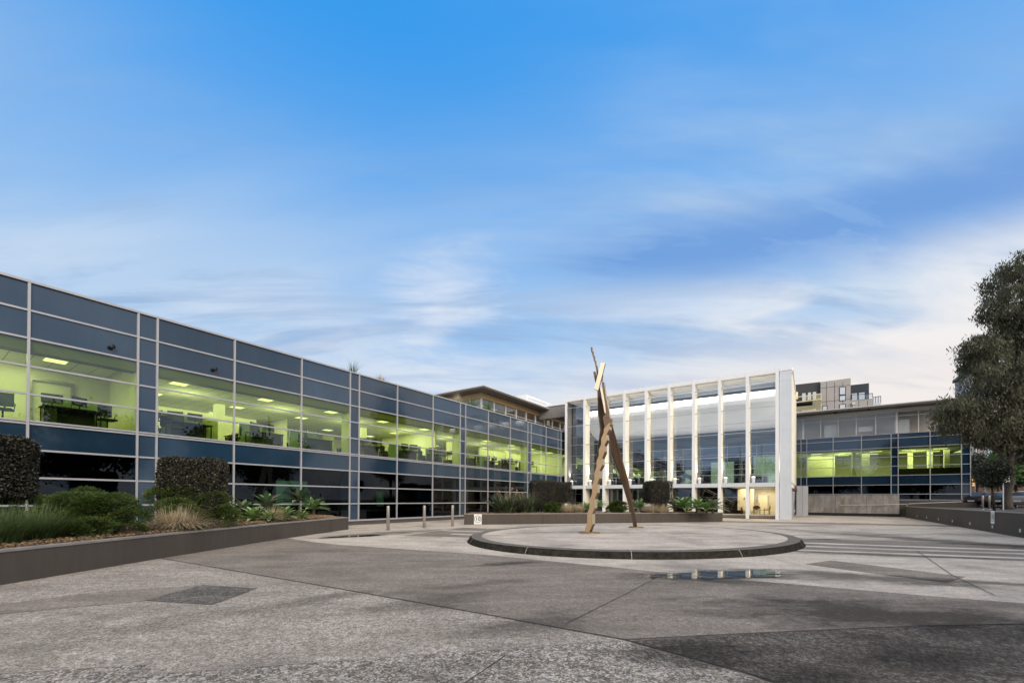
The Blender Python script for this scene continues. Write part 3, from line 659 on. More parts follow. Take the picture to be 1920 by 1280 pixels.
def speed_sign(o, wd, ht, facing):   # local: x right, z up, front at -y
    r_ = .025; b = MB(); b.box(-wd / 2, wd / 2, -.012, 0, 0, ht); b.build('plate', M_paintw, o, bevel=.01)
    b = MB(); cx, cz = 0, ht * .52; ro = wd * .46
    for i in range(40):
        a0, a1 = 2 * math.pi * i / 40, 2 * math.pi * (i + 1) / 40
        b.quad(*[(cx + q * math.cos(t), -.015, cz + q * math.sin(t)) for q, t in ((ro, a0), (ro, a1), (ro - wd * .055, a1), (ro - wd * .055, a0))])
    b.build('ring', M_paintk, o)
    cu = bpy.data.curves.new('digits', 'FONT'); cu.body = '10'; cu.size = wd * .66; cu.offset = .004; cu.align_x = 'CENTER'; cu.align_y = 'CENTER'; cu.extrude = .001
    cu.materials.append(M_paintk)
    tmp = bpy.data.objects.new('tmp', cu); me = bpy.data.meshes.new_from_object(tmp); bpy.data.objects.remove(tmp); bpy.data.curves.remove(cu)
    t = bpy.data.objects.new('digits', me); COL.objects.link(t); t.parent = o; t.location = (0, -.016, cz); t.rotation_euler = (R(90), 0, 0)
p0 = Vector((-1.94, 26.08)); q0 = gnd(896, 983)
o = root('speed_sign', (q0.x, 26.02, .02), R(4.8), 'white sign with a ringed 10 on the wall before the glass hall', 'sign', 'speed signs on the low walls'); speed_sign(o, .47, .62, 0)
tt, zz = PS(1863, 957, 7.58)
o = root('speed_sign', W(7.585, 31.25, .45), -A - math.pi / 2, 'white sign with a ringed 10 on the right boundary wall', 'sign', 'speed signs on the low walls'); speed_sign(o, .50, .64, 0)

# bollards
def bollard(loc_, label, group, h=1.2, r_=.075):
    o = root('bollard', loc_, 0, label, 'bollard', group); b = MB(); n = 20
    b.tube([(0, 0, 0), (0, 0, h - .02), (0, 0, h - .005), (0, 0, h)], [r_, r_, r_ * .93, r_ * .8], n); b.build('post', M_steel, o, True)
    b = MB(); b.tube([(0, 0, .0), (0, 0, .012)], [r_ * 1.7, r_ * 1.6], n); b.build('base_plate', M_metal, o); return o
gb = 'steel bollards across the lane on the left'
b1 = bollard((-6.04, 20.91, 0), 'steel bollard nearest the left planter wall', gb)
dup(b1, (-4.65, 22.75, 0), 0, 'middle one of the three steel bollards on the left'); dup(b1, (-3.35, 24.18, 0), 0, 'steel bollard nearest the speed sign on the wall')

# ---------------------------------------------------------------- left blue office wing
SL = -21.864; r0z = 8.853; ROW = .95
def rz(k): return r0z - ROW * k
mod = []
for k in range(6):
    b0 = -4.06 + 9.55 * k
    mod.append((b0, b0 + .61))       # solid strip
edges = []
for k in range(6):
    b0 = -4.06 + 9.55 * k; edges += [b0, b0 + .61, b0 + 3.47, b0 + 6.66]
edges.append(-4.06 + 57.3)
T0, T1 = edges[0], edges[-1]
lw = bldg('office_building', 'long two-storey blue glass office wing with green-lit upper windows on the left', 'building', SL, 0)
for t in edges:
    b = MB(); b.box(-.02, .075, t - .035, t + .035, .30, r0z + .02); b.build('mullion', M_alu, lw)
for k in range(10):
    b = MB()
    if k == 5: b.box(-.02, .055, T0, T1, rz(5) - .085, rz(5) - .025); b.box(-.02, .062, T0, T1, rz(5) + .005, rz(5) + .06)
    elif k == 0: b.box(-.3, .085, T0, T1, rz(0) - .01, rz(0) + .07)
    elif k == 9: b.box(-.02, .10, T0, T1, rz(9) - .07, rz(9) + .02)
    else: b.box(-.02, .055, T0, T1, rz(k) - .032, rz(k) + .032)
    b.build('transom' if k else 'parapet_cap', M_alu, lw)
b = MB(); b.box(-.3, .04, T0, T1, 0, .23); b.build('plinth', M_plinth, lw)
for i in range(len(edges) - 1):
    t0, t1 = edges[i] + .03, edges[i + 1] - .03; strip = (i % 4 == 0)
    if strip:
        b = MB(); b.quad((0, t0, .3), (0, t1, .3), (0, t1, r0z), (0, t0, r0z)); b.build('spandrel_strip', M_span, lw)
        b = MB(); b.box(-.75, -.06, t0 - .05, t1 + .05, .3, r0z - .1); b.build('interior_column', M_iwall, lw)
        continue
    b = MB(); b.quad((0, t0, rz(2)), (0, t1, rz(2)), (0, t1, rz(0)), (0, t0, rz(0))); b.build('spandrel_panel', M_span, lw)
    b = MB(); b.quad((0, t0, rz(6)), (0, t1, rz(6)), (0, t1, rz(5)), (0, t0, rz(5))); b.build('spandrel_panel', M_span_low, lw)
    b = MB(); b.quad((0, t0, rz(5)), (0, t1, rz(5)), (0, t1, rz(2)), (0, t0, rz(2))); o = b.build('window', M_gpl, lw)
    b = MB(); b.quad((0, t0, .30), (0, t1, .30), (0, t1, rz(6)), (0, t0, rz(6))); b.build('window', M_gdark, lw)
# shell and interior
FL, CE, DP = 4.10, 6.88, -13.0
b = MB(); b.box(DP, -.06, T0, T1, rz(6), FL); b.build('floor_slab', M_floor, lw)
def tiles(name):
    m, n, o = new_mat(name); bs = n.node('ShaderNodeBsdfPrincipled'); n.link(bs.outputs[0], o.inputs[0])
    t = n.node('ShaderNodeTexCoord'); br = n.node('ShaderNodeTexBrick'); n.link(t.outputs['Object'], br.inputs[0]); br.offset = 0
    br.inputs[1].default_value = (.74, .74, .70, 1); br.inputs[2].default_value = (.70, .70, .66, 1); br.inputs[3].default_value = (.22, .22, .20, 1)
    br.inputs['Scale'].default_value = 1; br.inputs['Brick Width'].default_value = 1.2; br.inputs['Row Height'].default_value = .6; br.inputs['Mortar Size'].default_value = .012
    n.link(br.outputs[0], bs.inputs['Base Color']); bs.inputs['Roughness'].default_value = .9; return m
M_tiles = tiles('ceiling_tile_grid')
b = MB(); b.box(DP, -.55, T0, T1, CE, CE + .12); b.build('ceiling', M_tiles, lw)
b = MB(); b.box(-.55, -.06, T0, T1, CE - .35, CE + .9); b.build('bulkhead', M_greyint, lw)
b = MB(); b.box(DP, -.06, T0, T1, r0z - .12, r0z - .04); b.build('roof_slab', M_panelg, lw)
b = MB(); b.box(DP - .1, DP, T0, T1, .3, r0z); b.box(DP, -.06, T0 - .1, T0, .3, r0z); b.box(DP, -.06, T1, T1 + .1, .3, r0z); b.build('back_wall', M_iwall, lw)
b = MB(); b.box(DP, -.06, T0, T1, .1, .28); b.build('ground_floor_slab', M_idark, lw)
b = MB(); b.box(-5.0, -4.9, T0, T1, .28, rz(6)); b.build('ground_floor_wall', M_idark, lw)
# first-floor partitions
for (s0, s1, t0, t1, z1) in ((-4.2, -4.1, -4, 5.6, CE), (-4.2, -.8, 5.55, 5.65, CE), (-9, -8.9, 6, 14, CE), (-9, -2.5, 24.5, 24.6, CE), (-6.5, -6.4, 34.8, 44, CE), (-6.4, -1.5, 44, 44.1, CE), (-12, -7, 15, 15.1, CE)):
    b = MB(); b.box(s0, s1, t0, t1, FL, z1); b.build('interior_wall', M_iwall, lw)
for t in (1.6, 10.5, 20, 29.5, 39):
    for s in (-5.6,) if t > 6 else (-3.9,):
        b = MB(); b.box(s - .22, s + .22, t - .22, t + .22, FL, CE); b.build('interior_column', M_iwall, lw)
# door frame in the first office
b = MB(); b.box(-4.09, -4.0, 3.1, 3.2, FL, FL + 2.2); b.box(-4.09, -4.0, 4.3, 4.4, FL, FL + 2.2); b.box(-4.09, -4.0, 3.1, 4.4, FL + 2.2, FL + 2.3); b.build('door_frame', M_metal, lw)
# teal blinds and lit niches of the ground floor
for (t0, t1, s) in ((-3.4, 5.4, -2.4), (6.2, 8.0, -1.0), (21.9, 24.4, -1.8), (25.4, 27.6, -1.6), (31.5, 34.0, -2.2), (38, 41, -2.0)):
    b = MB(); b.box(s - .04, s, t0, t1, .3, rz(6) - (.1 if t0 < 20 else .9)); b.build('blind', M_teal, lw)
def office_light(name, parent, s, t, z, sx_, ty_, e, colr=(1, .97, .82)):
    ld = bpy.data.lights.new(name, 'AREA'); ld.shape = 'RECTANGLE'; ld.size = sx_; ld.size_y = ty_; ld.energy = e; ld.color = colr
    o = bpy.data.objects.new(name, ld); COL.objects.link(o); o.parent = parent; o.location = (s, t, z); return o
M_lamp = emit('ceiling_lamp', (1, .96, .78), 1.5)
for t in [-1.5, 3.6] + list(np.arange(7.6, 50, 3.9)):
    for s in (-2.4, -5.8, -9.0):
        if s < -4 and t < 6: continue
        b = MB(); b.box(s - .28, s + .28, t - .30, t + .30, CE - .02, CE - .004)
        o = b.build('ceiling_lamp', M_lamp, lw)
for t in (0.5,): office_light('room_light', lw, -2.3, t, CE - .06, 2.5, 6, 150)
for k, t in enumerate(np.arange(10.5, 50, 9.5)): office_light('room_light', lw, -5.5, float(t), CE - .06, 8, 8, 280)
def glow(parent, s, t, z, e):  # unseen point lights added to lift the room ceilings
    ld = bpy.data.lights.new('room_fill', 'POINT'); ld.energy = e; ld.shadow_soft_size = .5; ld.color = (1, .97, .82); o = bpy.data.objects.new('room_fill', ld); COL.objects.link(o); o.parent = parent; o.location = (s, t, z)
glow(lw, -2.6, .5, 6.0, 55)
for t in np.arange(8.5, 50, 4.75): glow(lw, -4.2, float(t), 6.0, 75)
# niche downstairs with dome lamps; emissive panels paint its lit walls
b = MB(); b.box(-4.2, -4.15, 13.0, 14.9, 1.1, 2.6); b.build('niche_glow', emit('niche_glow_green', (.55, .62, .22), .55), lw)
b = MB()
for t in (13.5, 14.5): b.tube([(-3.7, t, 1.75), (-3.7, t, 1.95), (-3.7, t, 2.15), (-3.7, t, 2.25)], [.34, .30, .17, .03], 16)
b.build('pendant_lamp', mat('lamp_shade_green', (.30, .33, .10), .6, emis=(.5, .55, .15), estr=.25), lw)
b = MB(); b.box(-4.3, -4.25, 18.2, 18.9, .9, 2.0); b.box(-4.3, -4.25, 20.3, 20.9, 1.0, 2.1); b.build('niche_glow', emit('niche_glow_dim', (.45, .55, .2), .25), lw)

# facade spotlights
for (px, py, lb) in ((206, 650, 'small round spotlight on the blue spandrel above the first window bay'), (400, 692, 'small round spotlight on the blue spandrel above the second window bay')):
    t, z = PS(px, py, SL + .12); o = bldg('spotlight', lb, 'spotlight', SL + .002, t, z, 'spotlights on the blue spandrel')
    b = MB(); b.tube([(0, 0, 0), (.03, 0, 0)], .06, 14); b.build('mount', M_dk, o)
    b = MB(); b.tube([(.02, .0, .0), (.16, .06, .02), (.2, .08, .02)], [.05, .085, .085], 16); b.build('head', M_dk, o, True)

# furniture seen in the upper windows -----------------------------------------
def make_desk(name='desk', m=M_desk):
    o = bldg(name, 'desk', 'desk'); 
    b = MB(); b.box(-.38, .38, -.8, .8, .70, .74); b.build('desk_top', m, o, bevel=.006)
    for s in (-.34, .30):
        for t in (-.76, .72):
            b = MB(); b.box(s, s + .04, t, t + .04, 0, .70); b.build('leg', M_black, o)
    b = MB(); b.box(.30, .32, -.7, .7, .22, .70); b.build('modesty_panel', m, o)
    b = MB(); b.box(-.30, .25, .42, .74, .08, .66); b.build('drawer_unit', m, o); return o
def make_chair():
    o = bldg('office_chair', 'chair', 'office chair'); b = MB()
    for k in range(5):
        a = 2 * math.pi * k / 5; b.tube([(0, 0, .09), (.28 * math.cos(a), .28 * math.sin(a), .05)], [.025, .018], 6)
    b.tube([(0, 0, .08), (0, 0, .42)], .025, 8); b.build('base', M_black, o)
    b = MB(); b.box(-.24, .24, -.24, .24, .42, .50); b.build('seat', M_black, o, bevel=.03)
    b = MB(); b.prism([(-.22, .22), (.22, .22), (.22, .27), (-.22, .27)], .60, 1.08); bo = b.build('backrest', M_black, o, bevel=.02)
    b = MB(); b.tube([(0, .22, .45), (0, .29, .62)], .02, 6)
    for s in (-1, 1): b.tube([(s * .24, .1, .47), (s * .27, .1, .68), (s * .27, -.12, .68)], .014, 6)
    b.build('armrest', M_black, o); return o
def make_monitor():
    o = bldg('monitor', 'monitor', 'monitor'); b = MB(); b.box(-.02, .02, -.28, .28, .14, .48); b.build('screen', M_black, o, bevel=.008)
    b = MB(); b.box(-.1, .1, -.12, .12, 0, .012); b.tube([(0, 0, .01), (0, 0, .2)], .02, 8); b.build('stand', M_black, o); return o
def make_part():
    o = bldg('desk_screen', 'screen', 'desk screen'); b = MB(); b.box(-.03, .03, -.85, .85, .05, 1.25); b.build('panel', M_screenp, o)
    b = MB(); b.box(-.035, .035, -.87, -.85, 0, 1.27); b.box(-.035, .035, .85, .87, 0, 1.27); b.box(-.035, .035, -.87, .87, 1.25, 1.27); b.build('frame', M_metal, o); return o
def make_cab():
    o = bldg('storage_cabinet', 'cabinet', 'cabinet'); b = MB(); b.box(-.22, .22, -.4, .4, 0, 1.1); b.build('cabinet_body', M_desklt, o, bevel=.01)
    b = MB()
    for z in (.05, .40, .75): b.box(.221, .235, -.37, .37, z, z + .31)
    b.build('drawer_front', M_desklt, o)
    b = MB()
    for z in (.3, .65, 1.0): b.box(.236, .25, -.1, .1, z, z + .02)
    b.build('handle', M_metal, o); return o
dk0, ch0, mo0, pa0, cb0 = make_desk(), make_chair(), make_monitor(), make_part(), make_cab()
used = set()
def put(src, s, t, z, rot, label, group):
    if src.name in used: o = dup(src, W(SL + s, t, z), -A + rot, label)
    else: used.add(src.name); o = src; o.location = W(SL + s, t, z); o.rotation_euler = (0, 0, -A + rot); o['label'] = label
    o['group'] = group; return o
bays = ['first window bay from the left edge', 'second window bay from the left', 'third window bay from the left', 'fourth window bay from the left', 'fifth window bay from the left', 'sixth window bay from the left', 'seventh window bay from the left', 'eighth window bay from the left', 'ninth window bay from the left', 'tenth window bay from the left', 'eleventh window bay from the left', 'twelfth window bay from the left']
bt = []
for k in range(6):
    b0 = -4.06 + 9.55 * k; bt += [(b0 + .61, b0 + 3.47), (b0 + 3.47, b0 + 6.66), (b0 + 6.66, b0 + 9.55)]
bt = bt[1:13]
for i, (t0, t1) in enumerate(bt):
    tm = (t0 + t1) / 2; n = bays[i]; jitter = random.uniform(-.4, .4)
    put(dk0, -.85, tm + jitter, FL, R(random.choice([0, 180])), 'dark desk behind the glass of the ' + n, 'desks in the upper windows')
    put(mo0, -.80, tm + jitter + .2, FL + .74, R(random.uniform(-40, 40)), 'black computer monitor on the desk in the ' + n, 'monitors in the upper windows')
    put(ch0, -.62 - (.3 if i == 0 else 0), tm + jitter + (.95 if i in (1, 0) else -.5), FL, R(random.uniform(60, 200)), 'black office chair behind the glass of the ' + n, 'office chairs in the upper windows')
    if i >= 1:
        put(dk0, -2.9, tm - jitter, FL, R(90), 'dark desk set deeper in the room of the ' + n, 'desks in the upper windows')
        put(ch0, -1.9, tm - jitter - .6, FL, R(random.uniform(0, 360)), 'black office chair deeper in the room of the ' + n, 'office chairs in the upper windows')
        put(mo0, -.9, tm + jitter - .5, FL + .74, R(random.uniform(-60, 60)), 'second black monitor on the front desk in the ' + n, 'monitors in the upper windows')
        put(pa0, -1.7, tm + random.uniform(-.3, .5), FL, 0, 'pale grey-green desk screen in the ' + n, 'desk screens in the upper windows')
        if i % 2 == 0: put(cb0, -1.5, t1 - .55, FL, 0, 'pale storage cabinet in the ' + n, 'cabinets in the upper windows')
        if i % 3 != 0: put(mo0, -2.3, tm - .7, FL + .9, R(100), 'raised black monitor deep inside the ' + n, 'monitors in the upper windows')

# roof-edge plants
for i, (px, py, h, lb) in enumerate(((661, 694, .75, 'spiky green plant on the roof edge, nearest of them'), (714, 711, .3, 'tiny sprig on the roof edge'), (857, 749, .75, 'dry brown shrub on the roof edge before the penthouse'), (884, 758, .8, 'bright green tuft on the roof edge'), (914, 768, .95, 'green bush on the roof edge right of the bright tuft'), (938, 777, .5, 'low green plant on the roof edge, farthest of them'))):
    t, z = PS(px, py, SL - .7); o = bldg('rooftop_plant', lb, 'plant', SL - .7, t, r0z - .04, 'plants on the roof edge')
    q = blades(160 if i else 90, (0, 0, 0), .15 + .12 * (i > 2), h + .55, .03, 1.1, .7)
    rawmesh('foliage', q, 4, [L_grass, L_tan, L_tan, L_green, L_green, L_grass][i], o)
    b = MB(); b.tube([(0, 0, 0), (0, 0, h * .5)], [.03, .02], 6); b.build('stem', M_twig, o)

# ---------------------------------------------------------------- penthouse behind the wing
ph = bldg('penthouse', 'roof-top storey with a wide dark overhanging roof behind the blue wing', 'building', -24.63, 31.0)
b = MB(); b.box(-14, 0, 0, 26, 12.02, 12.10); b.build('fascia', M_fascia, ph)
b = MB(); b.prism([(-14, .02), (-.02, .02), (-.02, 26), (-14, 26)], 11.86, 12.01); b.build('roof', M_roofsoff, ph)
b = MB(); b.box(-14, -1.35, 1.35, 26, 11.35, 11.84); b.build('roof_beam', M_timber, ph)
for t in np.arange(1.45, 26, 2.0): b = MB(); b.box(-1.62, -1.45, t, t + .16, r0z, 11.34); b.build('post', M_fascia, ph)
for s in np.arange(-13, -1.6, 2.0): b = MB(); b.box(s, s + .16, 1.45, 1.6, r0z, 11.34); b.build('post', M_fascia, ph)
b = MB()
b.quad((-1.55, 1.5, r0z), (-1.55, 26, r0z), (-1.55, 26, 11.34), (-1.55, 1.5, 11.34)); b.quad((-14, 1.53, r0z), (-1.56, 1.53, r0z), (-1.56, 1.53, 11.34), (-14, 1.53, 11.34)); b.build('window', M_hall, ph)
b = MB(); b.box(-1.50, -1.44, 1.4, 26, 10.55, 10.61); b.box(-14, -1.44, 1.44, 1.50, 10.55, 10.61); b.build('transom', M_fascia, ph)
b = MB(); b.box(-14, -5.5, 6, 26, r0z, 11.3); b.build('interior_wall', M_stone, ph)
pb = bldg('plant_room', 'small white louvred plant room on the roof behind the penthouse', 'building', -27, 46)
s0, z0 = PT(965, 745, 52); s1, z1 = PT(987, 739, 52); s2_, z2 = PT(1027, 753, 52)
pb.location = W(s1, 52, 0)
b = MB(); b.box(-2.2, 0, 0, .3, 11, z1); b.box(-.3, 0, .3, 9, 11, z1); b.build('wall', M_white, pb)
b = MB()
for k in range(4): b.box(.001, .05, .4, 8.6, z1 - .5 - k * .42, z1 - .30 - k * .42)
b.build('louvre_panel', M_pier, pb)

# ---------------------------------------------------------------- glass hall
TH = 41.1
hall = bldg('glass_hall', 'tall white glass entrance hall with lit cream fins between blue wings', 'building', 0, TH)
cs = [-21.4 + 2.1467 * k for k in range(10)]
for k, s in enumerate(cs):
    b = MB(); hw = .125
    b.box(s - hw, s + hw, 0, .06, 0, 12.40); b.build('column_face', M_white, hall)
    b = MB()
    zs = [3.04, 3.27, 5.285, 7.294, 9.32, 11.30, 12.0]
    for z0, z1 in zip(zs[:-1], zs[1:]): b.box(s - hw + .01, s + hw - .004, .062, 1.12, z0 + .008, z1 - .008)
    b.box(s - hw + .01, s + hw - .004, .062, 1.12, .30, 2.68)
    b.build('fin', M_cream if k else M_greyint, hall)
b = MB(); b.box(cs[0] - .125, cs[-1] + .125, .015, .3, 12.02, 12.37); b.build('top_beam', M_white, hall)
b = MB(); b.box(cs[0] + .125, cs[-1] - .125, .02, 1.1, 2.69, 3.03); b.build('floor_beam', M_pier, hall)
for z in (5.285, 7.294, 9.32, 11.30):
    b = MB()
    for s0, s1 in zip(cs[:-1], cs[1:]): b.box(s0 + .126, s1 - .126, .02, .07, z - .025, z + .025)
    b.build('rod', M_metal, hall)
b = MB(); b.box(cs[0] - .125, cs[-1] + 1.1, .3, 10, 12.10, 12.36); b.build('roof', M_white, hall)
b = MB(); b.box(cs[0] - .1, cs[-1] + 1.05, .31, 3.0, 11.98, 12.08); b.build('roof_soffit', M_soffit, hall)
GY = 1.14
for k, (s0, s1) in enumerate(zip(cs[:-1], cs[1:])):
    b = MB(); b.quad((s0, GY, 3.04), (s1, GY, 3.04), (s1, GY, 11.98), (s0, GY, 11.98)); b.build('upper_window', M_hall, hall)
    b = MB(); b.quad((s0, GY, .33), (s1, GY, .33), (s1, GY, 2.69), (s0, GY, 2.69)); b.build('lobby_window', M_clear, hall)
b = MB()
for z in (4.3, 6.3, 8.3, 10.3): b.box(cs[0], cs[-1], GY - .02, GY + .02, z - .015, z + .015)
b.build('transom', M_metal, hall)
b = MB(); b.box(cs[0], cs[-1], GY - .05, GY + .05, .27, .34); b.build('sill', M_white, hall)
# curved bulkhead
b = MB(); n = 14; prev = None
for i in range(n + 1):
    a = math.pi / 2 * i / n; y = 2.3 + 4.0 * (1 - math.cos(a)); z = 11.15 - 2.6 * math.sin(a); y, z = 2.3 + 4.2 * (1 - math.cos(a)) , 11.15 - 2.7 * math.sin(a)
    if prev: b.quad((cs[0] + 1.2, prev[0], prev[1]), (cs[-1] + .4, prev[0], prev[1]), (cs[-1] + .4, y, z), (cs[0] + 1.2, y, z))
    prev = (y, z)
b.build('curved_soffit', M_soffit, hall, True)
b = MB(); b.box(cs[0] + 1.1, cs[-1] + .5, 6.52, 6.62, 7.2, 12); b.box(cs[0] + 1.1, cs[-1] + .5, 3.0, 6.5, 11.6, 11.7); b.build('upper_wall', M_panelb, hall)
# inner glazed wall with grid and lit rooms behind
b = MB(); b.quad((cs[0] + .8, 7.4, 3.1), (cs[-1] + .5, 7.4, 3.1), (cs[-1] + .5, 7.4, 8.6), (cs[0] + .8, 7.4, 8.6)); b.build('inner_window', glass('inner_glass', (.40, .46, .50), .20), hall)
b = MB()
for z in (4.1, 5.2, 6.2, 7.2, 8.2): b.box(cs[0] + .8, cs[-1] + .5, 7.33, 7.39, z - .02, z + .02)
for s in np.arange(cs[0] + 1.6, cs[-1] + .4, 2.6): b.box(s, s + .05, 7.33, 7.39, 3.1, 8.5)
b.build('inner_frame', M_metal, hall)
b = MB(); b.box(cs[0], cs[-1] + .8, 13, 13.1, 0, 12); b.box(cs[0] + .1, cs[0] + .2, 1.2, 13, 3.1, 12); b.box(cs[-1] + .7, cs[-1] + .8, 1.2, 13, 0, 12); b.build('back_wall', M_panelb, hall)
b = MB(); b.box(cs[0] + .2, cs[-1] + .7, 1.2, 13, 2.75, 3.05); b.build('floor_slab', M_panelb, hall)
b = MB(); b.box(cs[0] + .2, cs[-1] + .7, 1.0, 13, .05, .28); b.build('ground_slab', mat('lobby_floor_tile', (.30, .25, .19), .25, 0, .1, 2), hall)
b = MB()
for s0, s1, z0, z1 in ((-13.2, -12.2, 3.3, 5.0), (-11.2, -10.2, 3.4, 4.9), (-8.6, -6.4, 3.3, 5.6), (-4.6, -2.6, 3.3, 6.0), (-15.6, -14.9, 3.4, 4.8)):
    b.box(s0, s1, 9.0, 9.1, z0, z1)
b.build('glowing_room_wall', emit('room_wall_glow', (.62, .78, .38), .9), hall)  # walls given emission to look like lit rooms
b = MB()
for s0, s1, h in ((-18, -16, .9), (-9.5, -8.2, 1.0), (-4.6, -3.2, .8)): b.box(s0, s1, 6.0, 6.6, 3.05, 3.05 + h)
b.build('mezzanine_cabinet', M_black, hall)
# balustrade
b = MB(); b.box(cs[0] + 1, cs[-1], 5.2, 5.24, 4.0, 4.05)
for s in np.arange(cs[0] + 1, cs[-1], 1.3): b.box(s, s + .04, 5.2, 5.24, 3.05, 4.0)
b.build('balustrade', M_metal, hall)
b = MB(); b.quad((cs[0] + 4, 4.5, 7.4), (cs[0] + 4, 4.7, 7.4), (cs[0] + 13.5, 4.7, 3.2), (cs[0] + 13.5, 4.5, 3.2)); b.extrude([(cs[0] + 4, 4.5, 7.4), (cs[0] + 13.5, 4.5, 3.2), (cs[0] + 13.5, 4.5, 2.8), (cs[0] + 4, 4.5, 7.0)], (0, .8, 0)); b.build('upper_stair', M_black, hall)
# pier at the right end and side wall
b = MB(); zs = [0, 1.55, 3.27, 5.285, 7.294, 9.32, 11.30, 12.1]
for z0, z1 in zip(zs[:-1], zs[1:]): b.box(cs[-1] + .16, cs[-1] + .98, .06, .5, z0 + .006, z1 - .006)
b.box(cs[-1] + .18, cs[-1] + .95, .08, .48, .02, 12.0); b.build('end_pier', M_pier, hall)
b = MB(); b.box(cs[-1] + .14, cs[-1] + 1.0, .03, .55, 12.1, 12.42); b.build('pier_cap', M_white, hall)
b = MB(); b.box(cs[-1] + .5, cs[-1] + .93, .5, 14.5, 3.1, 12.1); b.build('side_wall', M_white, hall)
b = MB()
for t in np.arange(1.0, 14.5, 1.5): b.box(cs[-1] + .93, cs[-1] + 1.06, t, t + .12, 3.1, 12.15)
b.build('side_fin', M_cream, hall)
b = MB(); b.box(cs[-1] + .5, cs[-1] + .9, .5, 10.4, 0, 2.6); b.build('side_door_wall', M_panelg, hall)
b = MB(); b.box(cs[-1] + .4, cs[-1] + 1.05, .5, 5.5, 2.62, 2.9); b.build('side_canopy', M_white, hall)
b = MB(); c_ = (cs[-1] + 1.15, 6.0, 2.55); b.tube([(c_[0] - .25, c_[1], c_[2]), (c_[0] + .1, c_[1], c_[2])], [.16, .2], 14); b.build('round_wall_lamp', mat('rust_lamp', (.16, .08, .04), .6), hall)
# left neighbour fascia between penthouse and hall
s0, z0 = PT(1027, 760, 43); s1, z1 = PT(1062, 753, 43); _, z2 = PT(1060, 779, 43)
b = MB(); b.box(s0 - 1.2, cs[0] - .14, 1.9, 2.2, z1 - .25, z1); b.build('roof_edge', M_white, hall)
b = MB(); b.box(s0 - 1.2, cs[0] - .14, 2.0, 2.3, z1 - 1.6, z1 - .252); b.build('link_wall', M_stone, hall)
# lobby walls
s_br0, _ = PT(1255, 940, 49.5); s_br1, _ = PT(1384, 940, 49.5)
b = MB(); b.box(s_br0, s_br1 + .4, 8.4, 8.5, .28, 1.75); b.build('brick_wall', M_brickin, hall)
b = MB(); b.box(s_br0, s_br1 + .4, 8.6, 8.7, 1.75, 2.74); b.build('dark_wall', M_idark, hall)
b = MB(); b.box(s_br0, s_br1, 8.38, 8.44, 1.86, 1.92); b.build('rail', M_metal, hall)
sc0, _ = PT(1383, 940, 45.6); sc1, _ = PT(1400, 940, 45.6)
b = MB(); b.box(sc0, sc1 + .6, 4.5, 4.6, .6, 2.74); b.build('cream_panel', M_cwall, hall)
b = MB(); b.box(sc1 - .4, cs[-1] + .7, 5.4, 5.5, .28, 2.74); b.box(cs[-1] + .55, cs[-1] + .65, 1.2, 5.4, .28, 2.74); b.build('cream_wall', M_cwall, hall)
b = MB(); b.box(cs[-2] - 1.5, cs[-1] + .7, 1.3, 5.5, 2.66, 2.74); b.build('lobby_ceiling', M_cwall, hall)
b = MB(); b.box(cs[0] + .3, s_br0, 3.2, 3.3, .28, 2.74); b.build('grey_wall', M_greyint, hall)
b = MB()
for s in (-17.5, -16.8, -14.6, -13.9, -13.2, -12.0, -11.3): b.box(s, s + .16, 2.9, 3.19, .28, 2.6)
b.build('door_post', M_fascia, hall)
b = MB(); b.box(-13.0, -12.1, 3.1, 3.19, .28, 2.5); b.box(-16.6, -14.8, 3.1, 3.19, .28, 2.5); b.build('dark_door', M_idark, hall)
b = MB(); b.box(-11.85, -11.55, 3.05, 3.09, 1.2, 1.75); b.build('door_notice', M_paintw, hall)
office_light('lobby_light', hall, cs[-1] - 1.6, 3.4, 2.6, 3.2, 2.4, 95, (1, .84, .55))
office_light('lobby_light', hall, -9.5, 4.5, 2.6, 6, 3, 28, (1, .8, .55))
office_light('cove_light', hall, -11.5, 1.9, 11.6, 18, .5, 950, (1, .97, .93)).rotation_euler = (R(35), 0, 0)
office_light('soffit_fill', hall, -11.5, 3.2, 3.3, 18, 1.6, 400, (1, .95, .88)).rotation_euler = (math.pi, 0, 0)  # unseen upward area light, added to brighten the curved soffit
# stairs
sa, za = PT(1277, 905, 46.6); sb, zb_ = PT(1362, 962, 46.6)
stair = bldg('staircase', 'dark open staircase rising leftwards inside the lobby before the brick wall', 'staircase', sb, 46.6, .28)
n = 15; dx = (sa - sb) / n; dz = 2.45 / n
b = MB()
for k in range(n): b.box(min((k) * dx, (k + 1) * dx) - .04, max(k * dx, (k + 1) * dx) + .04, 0, 1.1, (k + .8) * dz, (k + 1) * dz)
b.build('tread', mat('stair_tread', (.32, .27, .20), .6), stair)
b = MB(); b.extrude([(0, 1.12, -.0), (.4, 1.12, .0), (n * dx + .4, 1.12, n * dz), (n * dx, 1.12, n * dz)], (0, .06, 0)); b.extrude([(-.1, -.06, 0), (.35, -.06, 0), (n * dx + .4, -.06, n * dz), (n * dx, -.06, n * dz - .1)], (0, .05, 0)); b.build('stringer', M_black, stair)
b = MB(); b.tube([(.7, -.05, 1.0), (n * dx + .7, -.05, n * dz + .9)], .025, 6); b.tube([(.6, -.05, .85), (n * dx + .6, -.05, n * dz + .75)], .012, 6)
for k in range(0, n, 3): b.tube([(k * dx + .3, -.04, k * dz + .1), (k * dx + .65, -.05, k * dz + .95)], .012, 6)
b.build('handrail', M_fascia, stair)
